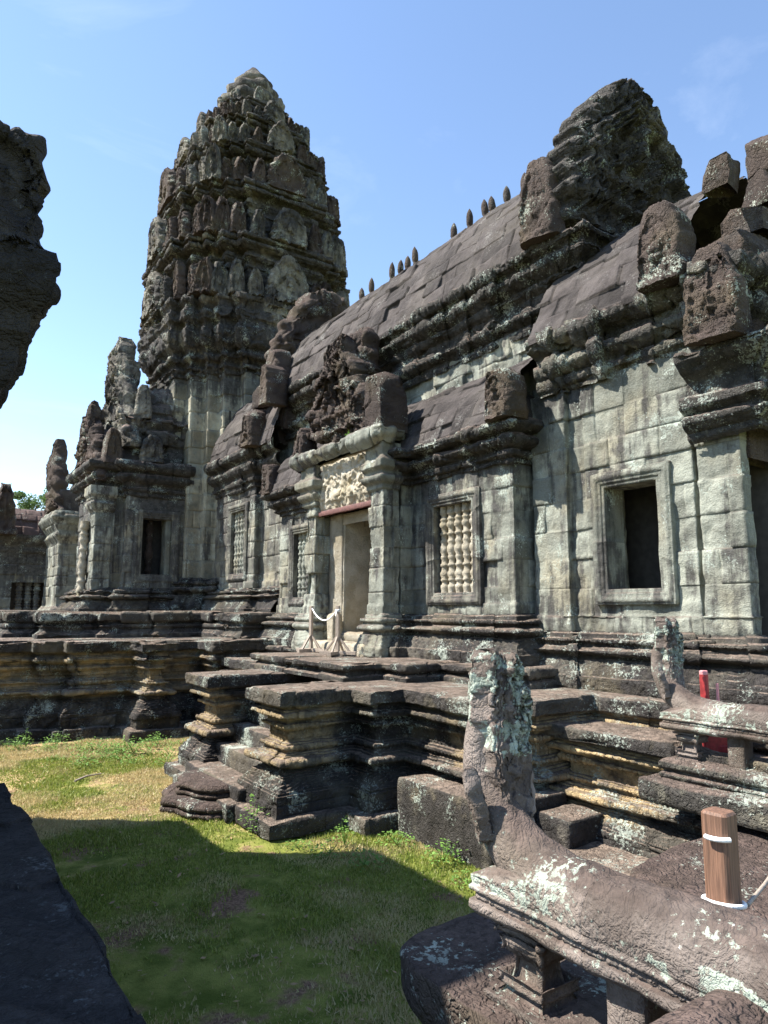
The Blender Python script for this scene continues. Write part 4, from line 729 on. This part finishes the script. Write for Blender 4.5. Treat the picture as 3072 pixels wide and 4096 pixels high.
mb=MB(); sweep(mb,[(-14,39.7),(8.2,39.7)],[(0,7.0)]+[(o,z) for o,z in vault(0,7.0,1.4,8.5)],ds=.12,dz=.08,course=.42,bl=(.7,.72),jit=.03,jd=.05,seed=274,bylen=True); mb.build('block_roof',stone('red_roof_stone',pale=(.10,.065,.055),pale2=(.06,.042,.037),warm=(.08,.06,.05),da=(.58,.72),brown=(.075,.05,.042),lich=.05,white=0),gl)
mb=MB(); block(mb,2,9,40.7,40.8,2.3,6.9,.01,.5,rough=()); mb.build('dark_backing',M_void,gl)
baluster_row(gl,40.4,4.75,6.0,2.9,4.6,3,MWD,'x')
g2=MB(); slab(g2,lambda v:.5*(1-.5*v**2)*(1+.08*math.sin(v*25)),2.6,.8,rel_ante(5,.12),24,30,T3(3.9,39.2,6.9),rough=((1.3,.1),(4,.06)),seed=275); g2.build('gable_horn',MB_,gl)
# tree far left
tr=thing('tree','leafy green tree behind the distant gallery roof','tree',loc=(11.5,88,0))
mb=MB(); tube(mb,[(0,0,0),(.2,0,6),(-.3,.3,11),(.5,0,15)],np.array((.5,.4,.28,.1))); tube(mb,[(0,0,8),(-2,.5,12),(-3,0,15.5)],np.array((.25,.16,.06))); tube(mb,[(0,0,9),(2,.5,12.5),(4,0,16)],np.array((.25,.16,.06))); mb.build('trunk',plain('bark',(.16,.12,.09),.9,.3,6,.4),tr)
cl=[]; 
for k in range(46): cl.append((random.gauss(-.5,2.6),random.gauss(0,2),random.uniform(9,17.0),random.uniform(.6,1.5)))
cl=np.array(cl); n=26000; ci=rng.integers(0,len(cl),n); dv=rng.normal(size=(n,3)); dv/=np.linalg.norm(dv,axis=1)[:,None]; c0=cl[ci,:3]+dv*cl[ci,3:4]*(rng.random((n,1))**.45)*np.array((1.1,1.1,.75))
u=rng.normal(size=(n,3)); u/=np.linalg.norm(u,axis=1)[:,None]; v=np.cross(u,rng.normal(size=(n,3))); v/=np.linalg.norm(v,axis=1)[:,None]; sz=rng.uniform(.07,.17,(n,1))
V=np.stack([c0-u*sz,c0+v*sz*.6,c0+u*sz,c0-v*sz*.6],1); cc=np.zeros((n,4,4)); cc[...,0]=np.clip(.4+.25*rng.normal(size=n)+.06*(c0[:,2]-13),0,1)[:,None]
MB().add(V.reshape(-1,3),np.arange(n*4).reshape(-1,4),None,cc.reshape(-1,4)).build('crown',M_tree,tr,smooth=False)

# ------------------------------------------------------------------ building on the left (its shade covers the courtyard)
lib=thing('library_building','dark shaded stone building cut by the left edge, its carved corner hanging overhead','building')
mb=MB(); sweep(mb,[(-5,11.9),(-5,6.0),(.18,6.0),(.18,11.9)],[(0,1.5),(0,7.8),(.06,8.2),(0,8.3),(-1.4,9.2),(-2.5,9.6)],closed=True,ds=.3,dz=.3,course=.45,seed=281); mb.build('wall',MWD,lib)
mb=MB(); sweep(mb,[(-4,13.5),(-4,11.5),(.35,11.5),(.35,13.5)],[(0,0),(0,5.4),(-.35,5.8),(-.4,5.9)],closed=True,ds=.3,dz=.3,course=.45,seed=282); mb.build('end_porch',MWD,lib)
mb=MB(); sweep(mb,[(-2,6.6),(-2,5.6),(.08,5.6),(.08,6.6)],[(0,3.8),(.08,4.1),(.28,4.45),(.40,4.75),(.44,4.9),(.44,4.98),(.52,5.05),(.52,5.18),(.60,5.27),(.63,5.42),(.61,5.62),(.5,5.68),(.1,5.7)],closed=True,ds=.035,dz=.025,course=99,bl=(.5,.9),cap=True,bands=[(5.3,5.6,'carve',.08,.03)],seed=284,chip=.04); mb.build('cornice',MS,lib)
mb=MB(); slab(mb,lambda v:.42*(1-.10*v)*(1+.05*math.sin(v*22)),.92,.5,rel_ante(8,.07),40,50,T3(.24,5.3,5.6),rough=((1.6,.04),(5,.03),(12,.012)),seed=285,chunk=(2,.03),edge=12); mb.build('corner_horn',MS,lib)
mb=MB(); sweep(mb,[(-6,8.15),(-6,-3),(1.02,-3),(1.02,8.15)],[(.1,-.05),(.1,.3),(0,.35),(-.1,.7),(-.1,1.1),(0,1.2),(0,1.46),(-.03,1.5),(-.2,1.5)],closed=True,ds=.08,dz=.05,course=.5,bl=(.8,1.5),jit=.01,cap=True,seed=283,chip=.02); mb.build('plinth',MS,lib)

# ------------------------------------------------------------------ serpent balustrades
def mint(za,zb):
    return lambda P:(1.6*sstep(za,za+.03,P[...,2]+.025*vn(P,5,3))*(1-sstep(zb-.05,zb,P[...,2]+.05*vn(P,6,4)))*sstep(-.35,.15,fbm(P,3,3,9)+.3*vn(P,40,5)),0*P[...,2])
def rail_prof(h0,h1):
    h=h1-h0; return [(-.03,h0),(-.01,h0+.015),(0,h0+.03),(0,h0+.055),(-.02,h0+.065),(-.02,h0+.105),(.005,h0+.112),(.005,h0+.125),(-.005,h0+.135),(-.005,h0+.145),(.0,h0+.155),(0,h0+.22),(-.012,h0+.27),(-.035,h0+.31),(-.07,h0+.338),(-.11,h0+.352),(-.165,h0+.36),(-.1697,h0+.36)]
def loft(mb,path,rad,seg=28,rough=((6,.01),(18,.005)),seed=1,ridge=0):
    pts=np.array(path,float); m=len(pts); k=np.linspace(0,1,m); kk=np.linspace(0,1,m*5)
    def cr(A):
        A=np.asarray(A,float); out=[]
        for c in range(A.shape[1]): out.append(np.interp(kk,k,A[:,c]))
        A=np.stack(out,1); 
        for _ in range(6): A[1:-1]=(A[:-2]+2*A[1:-1]+A[2:])/4
        return A
    p=cr(pts); r=cr(rad); t=np.gradient(p,axis=0); t/=np.linalg.norm(t,axis=1)[:,None]
    sd=np.tile((1.,0,0),(len(p),1)); u2=np.cross(sd,t); u2/=np.linalg.norm(u2,axis=1)[:,None]
    a=np.linspace(0,2*np.pi,seg,endpoint=False)
    G=p[:,None]+r[:,0,None,None]*np.cos(a)[None,:,None]*sd[:,None]+r[:,1,None,None]*np.sin(a)[None,:,None]*u2[:,None]
    N=grid_n(G,True); N=-N if ((G-p[:,None])*N).sum()<0 else N
    d=sum(am*vn(G,sc,seed+int(sc)) for sc,am in rough)
    if ridge: d=d+ridge*sstep(-.1,.2,vn(G,22,seed+3))
    G=G+N*d[...,None]; q=grid_q(len(p),seg,True)
    c=np.cross(G[1,0]-G[0,0],G[0,1]-G[0,0]);
    if (c*(G[0,0]-p[0])).sum()>0: q=q[:,::-1]
    q=q[:,::-1] if False else q
    mb.add(G.reshape(-1,3),q); return mb
NP={}
def whit(P): return 1.3*sstep(.16,.26,vn(P,9,21)+.45*vn(P,24,5)+.2*vn(P,60,6))*sstep(.7,1.15,P[...,2]),0*P[...,2]
def naga_parts(L):
    P={}
    P['rail']=sweep(MB(),[(-.17,.02),(-.17,-L),(.17,-L),(.17,.02)],rail_prof(.33,.69),closed=True,ds=.02,dz=.012,course=99,bl=(1.0,1.7),jit=.003,jd=.008,jw=.004,bands=[(.395,.435,'bead',.034,.016)],rough=((1.6,.014),(6,.008),(22,.0045)),chip=.014,seed=401,miss=0,tone=mint(.43,.57))
    P['pedestal']=sweep(MB(),[(-.12,-.13),(-.12,-.40),(.12,-.40),(.12,-.13)],[(.06,0),(.06,.03),(.0,.06),(.03,.07),(.03,.09),(-.02,.11),(-.03,.2),(-.01,.22),(.02,.23),(0,.245),(.0,.255),(.04,.27),(.05,.30),(.03,.335)],closed=True,ds=.02,dz=.012,course=99,bl=(9,10),jit=0,jd=0,rough=((2,.012),(8,.006),(25,.003)),seed=402,chip=.02)
    P['support_pillar']=block(MB(),-.09,.09,-.92,-.74,0,.335,.012,.04,rough=((2,.008),(12,.004)),seed=403)
    V=P['rail'].V[0]; t_=np.clip((.02-V[:,1])/.42,0,1); m_=V[:,2]>.50; V[:,2]=np.where(m_,.50+(V[:,2]-.50)*(.12+.88*t_),V[:,2])
    P['neck']=loft(MB(),[(0,-.80,.515),(0,-.55,.525),(0,-.34,.55),(0,-.15,.63),(0,-.01,.76),(-.01,.085,.92),(-.015,.11,1.08),(-.02,.09,1.22),(-.03,.05,1.36)],[(.160,.158),(.166,.168),(.158,.165),(.142,.155),(.120,.135),(.10,.11),(.088,.10),(.07,.08),(.02,.02)],40,rough=((4,.008),(14,.006),(30,.004)),seed=404)
    h=MB(); 
    slab(h,lambda v:.118*float(np.interp(v,[0,.12,.35,.65,.85,1],[.55,.9,1.1,1.05,.9,.5]))*(1+.05*math.sin(v*46)),.90,.13,rel_ante(4,.03,26),60,110,Matrix.Translation((.065,-.03,.70))@Matrix.Rotation(R(-4),4,'X'),rough=((5,.008),(14,.007),(30,.005)),seed=405,chunk=(8,.008),edge=7,cut=(8,.2),tone=whit)
    P['hood']=h
    hd=MB()
    for k,(x,z0,z1,w_,y) in enumerate([(-.03,1.16,1.62,.075,.05),(.075,1.22,1.60,.055,.0),(.12,1.10,1.44,.045,-.03)]):
        slab(hd,lambda v:w_*float(np.interp(v,[0,.3,.7,.9,1],[.4,1,.95,.7,.3]))*(1+.09*math.sin(v*34)),z1-z0,.12,rel_ante(6+k,.035,24),34,60,Matrix.Translation((x,y,z0))@Matrix.Rotation(R(25-20*k),4,'Z')@Matrix.Rotation(R(-2+3*k),4,'Y'),rough=((6,.008),(16,.008),(32,.005)),seed=410+k,chunk=(9,.014),edge=10,cut=(8,.3),tone=whit)
    P['heads']=hd
    cr=MB()
    for sx in (-1,1): slab(cr,lambda v:.06*(1-.3*v-.6*v**3)*(1+.12*math.sin(v*26)),.36,.06,rel_ante(6,.02),20,26,Matrix.Translation((sx*.135,-.06,.68))@Matrix.Rotation(R(-sx*62),4,'Z')@Matrix.Rotation(R(-14),4,'X'),rough=((8,.006),(22,.005)),seed=420+sx,chunk=(14,.008))
    P['crest']=cr
    return P
def naga(label,x,y,z,L,rz=0,group='serpent balustrades'):
    t=thing('serpent_balustrade',label,'balustrade',group,loc=(x,y,z)); t.rotation_euler.z=rz
    for k,m in naga_parts(L).items():
        m.build(k,MN,t)
    return t
base1=thing('stone_landing','rounded brown support slab under the nearest serpent balustrade','slab')
def plate(pl,z0,z1,seed,n=14):
    """rounded plate: side band plus a top of rings shrinking to the centre"""
    pl=np.array(pl,float); c=pl.mean(0); mb=MB()
    L=np.concatenate([[0],np.cumsum(np.linalg.norm(np.diff(np.vstack([pl,pl[:1]]),axis=0),axis=1))]); S_=np.linspace(0,L[-1],int(L[-1]/.03),endpoint=False); cl=np.vstack([pl,pl[:1]])
    ring=np.stack([np.interp(S_,L,cl[:,0]),np.interp(S_,L,cl[:,1])],1)
    for _ in range(5): ring=(np.roll(ring,1,0)+2*ring+np.roll(ring,-1,0))/4
    rows=[]; zz=[(.80,z0-.3),(.84,z0-.1),(.965,z0-.01),(.99,z0+.02),(1,z0+.06)]+[(1,z) for z in np.linspace(z0+.08,z1-.06,6)]+[(.995,z1-.025),(.98,z1-.006)]+[(q,z1) for q in np.linspace(.955,.02,30)]
    for q,z in zz: rows.append(np.column_stack([c+(ring-c)*q,np.full(len(ring),z)]))
    G=np.array(rows); N=grid_n(G,True); d=.02*vn(G,1.3,seed)+.011*vn(G,5,seed+1)+.006*vn(G,15,seed+2)-.03*sstep(.45,.75,vn(G,2.1,seed+4)); G=G+N*d[...,None]
    Cc=np.zeros(G.shape[:2]+(4,)); Cc[...,0]=.5; mb.add(G.reshape(-1,3),grid_q(len(rows),len(ring),True),None,Cc.reshape(-1,4)); return mb
plate([(2.36,3.2),(2.36,0),(3.25,0),(3.25,3.38),(3.1,3.52),(2.6,3.52),(2.42,3.42)],1.12,1.35,431).build('support_slab',MB_,base1)
mb=MB(); block(mb,2.47,3.12,-.5,2.78,1.33,1.40,.02,.05,seed=432); mb.build('base_stone',MN,base1)
mb=MB(); block(mb,2.55,3.3,-.5,3.1,0,1.1,.03,.1,seed=433); mb.build('footing',MT,base1)
naga('nearest serpent balustrade with raised many-headed hood, lichen along its rail',2.66,2.84,1.37,1.75)
naga('farther serpent balustrade on the causeway slab, its hood just below the big empty window',7.65,5.15,1.5,5.0)
naga('serpent hood cut by the right edge of the picture beside the red sign post',7.75,3.55,1.36,.9,R(-60))
p2=thing('stone_landing','wide flat brown slab half in shade behind the nearest serpent balustrade','slab')
plate([(5.15,3.9),(5.0,1.2),(9,1.2),(9,4.35),(6.4,4.32),(5.5,4.2)],.72,.95,434).build('support_slab',MB_,p2)
mb=MB(); block(mb,5.4,8.5,1.2,4.0,0,.72,.03,.1,seed=435); mb.build('footing',MT,p2)
st=thing('stone_step','low worn step blocks wedged between the two landings','step')
mb=MB(); block(mb,3.4,5.2,.8,3.2,-.1,.5,.05,.08,seed=436); mb.build('lower_block',MT,st)
mb=MB(); block(mb,4.0,5.1,3.3,4.4,-.1,.32,.06,.08,seed=437); mb.build('upper_block',MT,st)
rl=thing('stone_rail','rounded brown stone rail crossing the bottom right corner','rail')
mb=MB(); sweep(mb,[(1.55,1.62),(1.55,1.28),(5,1.28),(5,1.62)],rail_prof(1.55,1.91),closed=True,ds=.02,dz=.012,course=99,bl=(1.2,2.2),jit=.003,jd=.0,rough=((1.6,.016),(6,.008),(22,.004)),bands=[(1.615,1.655,'bead',.034,.014)],seed=441,miss=0); mb.build('rail',MB_,rl)

# ------------------------------------------------------------------ posts, ropes, signs
def wood_block(mb,cx,cy,z0,z1,w,d=None,ch=.012,rz=0):
    d=d or w; h=w/2;k=d/2; pl=[(-h+ch,-k),(h-ch,-k),(h,-k+ch),(h,k-ch),(h-ch,k),(-h+ch,k),(-h,k-ch),(-h,-k+ch)]
    V=[];
    for z,s_ in ((z0,1),(z1-ch*.7,1),(z1,.86)): V+=[(x*s_,y*s_,z) for x,y in pl]
    A=np.array(T3(cx,cy,0,rz)); V=np.array(V)@A[:3,:3].T+A[:3,3]
    q=[(r*8+i,r*8+(i+1)%8,(r+1)*8+(i+1)%8,(r+1)*8+i) for r in range(2) for i in range(8)]
    t=[(16,16+i,16+i+1) for i in range(1,7)]+[(0,i+1,i) for i in range(1,7)]
    mb.add(V,q,t); return mb
def beam(mb,a,b,w,h=None):
    a,b=Vector(a),Vector(b); h=h or w; d=(b-a); L=d.length; Mx=Matrix.Translation(a)@d.to_track_quat('Z','Y').to_matrix().to_4x4(); m=MB(); wood_block(m,0,0,0,L,w,h,.004); V=m.V[0]; A=np.array(Mx); mb.add(V@A[:3,:3].T+A[:3,3],m.Q[0],m.T[0]); return mb
post=thing('wooden_post','thick brown wooden post with white rope loops beside the nearest balustrade','post')
wood_block(MB(),3.03,1.83,1.2,2.33,.115,.115,.016,R(3)).build('shaft',M_wood,post,smooth=False)
def ring(cx,cy,z,r,tilt=0,a0=0,a1=360,rt=.011): 
    return [(cx+r*math.cos(R(a)),cy+r*math.sin(R(a)),z+tilt*math.cos(R(a-200))) for a in np.linspace(a0,a1,40)]
rp=thing('rope','white rope tied round the brown post and running off to the right','rope')
tube(MB(),ring(3.03,1.83,1.955,.080,.012),.011).build('lower_loop',M_rope,rp)
tube(MB(),ring(3.03,1.83,2.235,.080,-.006,165,240),.011).build('upper_loop',M_rope,rp)
tube(MB(),[(3.09,1.76,1.95),(3.4,1.85,1.94),(3.9,1.98,1.96),(4.6,2.15,2.0)],.009).build('trailing_end',M_grey,rp)
def stand(label,x,y,z,rz):
    t=thing('barrier_stand',label,'barrier','grey rope barrier stands before the carved doorway',loc=(x,y,z)); t.rotation_euler.z=rz
    wood_block(MB(),0,0,.0,1.02,.075,.075,.006).build('post',M_grey,t,smooth=False)
    m=MB(); beam(m,(-.42,0,.035),(.42,0,.035),.07,.07); m.build('cross_foot',M_grey,t,smooth=False); m=MB(); beam(m,(0,-.42,.036),(0,.42,.036),.065,.072); m.build('cross_foot',M_grey,t,smooth=False)
    for a,b in (((.28,0,.06),(.03,0,.36)),((-.28,0,.06),(-.03,0,.36)),((0,.28,.06),(0,.03,.36)),((0,-.28,.06),(0,-.03,.36))): beam(MB(),a,b,.04,.04).build('brace',M_grey,t,smooth=False)
    return t
stand('grey wooden rope stand, the farther of the two before the doorway',7.72,14.2,2.27,R(20)); stand('grey wooden rope stand nearest the camera, rope knotted on top',7.68,12.95,2.27,R(35))
t_=np.linspace(0,1,24); pts=np.stack([7.72-.04*t_,14.2-1.25*t_,3.27-.28*4*t_*(1-t_)-.03*t_],1)
o=thing('rope','white rope sagging between the two grey stands before the doorway','rope'); tube(MB(),pts,.016).build('cord',M_rope,o)
m=MB(); tube(m,ring(7.68,12.95,3.17,.05,.01),.014); tube(m,ring(7.68,12.95,3.21,.05,-.015),.013); tube(m,[(7.64,12.93,3.2),(7.6,12.9,3.1),(7.61,12.91,3.02)],.012); m.build('knot',M_rope,o)
rs=thing('sign_post','red painted post with a pink plate standing behind the causeway balustrade','sign')
wood_block(MB(),8.18,5.02,1.6,2.42,.085,.085,.006,R(20)).build('post',M_red,rs,smooth=False); wood_block(MB(),8.18,5.02,2.42,2.465,.085,.085,.01,R(20)).build('cap',M_pink,rs,smooth=False)
wood_block(MB(),8.31,4.93,1.6,2.31,.075,.02,.003,R(20)).build('plate',M_pink,rs,smooth=False)
m=MB(); beam(m,(8.0,5.3,1.56),(8.4,4.6,1.56),.09,.07); m.build('foot',M_red,rs,smooth=False); m=MB(); wood_block(m,8.2,4.95,1.5,1.95,.3,.12,.01,R(-30)); m.build('base_box',M_red,rs,smooth=False)
o=block(MB(),8.28,8.52,14.18,14.42,2.45,3.12,.07,.05,rough=((2,.03),(7,.015)),seed=451).build('stone_stub',MF); tag(o,'short pale worn stone stub standing in the doorway behind the ropes','stone')
# small plants
def weed(seed,h=.3,n=60,spread=.2):
    r=np.random.default_rng(seed); V=[];Cl=[]
    for k in range(n):
        a=r.uniform(0,6.28); d=spread*r.random()**.7; z=h*r.random()**.8*(1-.5*d/spread); p=np.array((d*math.cos(a),d*math.sin(a),z)); L=r.uniform(.03,.06); a2=r.uniform(0,6.28); u=np.array((math.cos(a2),math.sin(a2),r.uniform(-.2,.6)))*L; v=np.array((-math.sin(a2),math.cos(a2),0))*L*.38
        V+=[p,p+u*.5+v,p+u,p+u*.5-v]; Cl+=[(r.random(),0,0,0)]*4
    mb=MB(); mb.add(np.array(V),np.arange(len(V)).reshape(-1,4),None,np.array(Cl)); 
    for k in range(6): a=r.uniform(0,6.28); tube(mb,[(0,0,0),(spread*.5*math.cos(a),spread*.5*math.sin(a),h*.7)],np.array((.006,.002)),4)
    return mb
wm=[weed(500,.34,160,.3),weed(501,.2,90,.26),weed(502,.45,70,.18)]; wd_=[None]*3
spots=[(3.9,17.3,0),(4.3,17.2,0),(4.6,17.1,1),(5.3,17.3,0),(5.8,17.0,1),(3.3,18.6,0),(2.7,18.9,2),(3.0,17.9,1),(2.3,19.2,1),(1.9,18.7,1),(4.1,16.2,1),(5.2,16.0,1),(3.5,16.6,0),(4.3,16.6,0),(5.6,15.6,1),(4.5,9.98,2),(4.95,8.5,1),(5.3,8.7,2),(5.9,8.3,1),(6.0,7.4,0),(5.8,6.7,1),(5.1,7.9,1),(4.7,8.9,1),(4.9,15.2,1),(6.1,16.6,2),(4.1,17.0,0),(4.6,16.7,0),(3.6,17.6,0),(5.0,16.9,0),(4.4,16.9,2),(3.9,16.5,0),(5.4,16.6,0),(3.1,18.2,0),(2.5,18.6,0),(4.8,16.3,1),(4.3,15.7,1),(3.4,15.9,1),(3.0,16.8,1)]
for i,(x,y,k) in enumerate(spots):
    if wd_[k] is None: o=wm[k].build('weed',M_leaf,smooth=False); wd_[k]=o
    else: o=bpy.data.objects.new('weed',wd_[k].data); C.objects.link(o)
    o.location=(x,y,0); o.rotation_euler.z=i*1.7; s_=random.uniform(.75,1.2); o.scale=(s_,s_,s_)
    tag(o,('bright green leafy weed at the foot of the far shaded terrace' if y>14 else 'small green weed in the grass beside the near stair base'),'weed','weeds by the far terrace' if y>14 else 'weeds by the near stair')
o=weed(510,.3,40,.08).build('weed',M_leaf,smooth=False); o.location=(8.12,13.3,7.0); tag(o,'tiny green plant rooted in the cornice above the doorway','weed')

o=MB(); tube(o,[(2.95,14.55,.03),(3.2,14.75,.05),(3.5,14.9,.03)],np.array((.02,.018,.012)),6); o=o.build('twig',M_grey); tag(o,'short pale twig lying on the sunlit grass','twig')

n=900; lx=rng.uniform(1.2,6.1,n); ly=2.8+15*rng.random(n); kp=fbm(np.stack([lx,ly,0*lx],-1),.8,2,77)+.5*rng.random(n)>.15; lx,ly=lx[kp],ly[kp]; n=len(lx); a=rng.uniform(0,6.28,n); L=rng.uniform(.015,.045,n)
u=np.stack([np.cos(a),np.sin(a),rng.uniform(-.3,.5,n)],-1)*L[:,None]; v=np.stack([-np.sin(a),np.cos(a),rng.uniform(-.4,.4,n)],-1)*L[:,None]*.45; c0=np.stack([lx,ly,.035*vn(np.stack([lx,ly,0*lx],-1),.6,3)+.03],-1)
V=np.stack([c0-u,c0+v,c0+u,c0-v],1); tag(MB().add(V.reshape(-1,3),np.arange(n*4).reshape(-1,4)).build('leaf_litter',plain('dry_leaf',(.26,.17,.09),.8,.5,3,.1),smooth=False),'scattered dry brown leaves lying in the courtyard grass','leaves',kind='stuff')
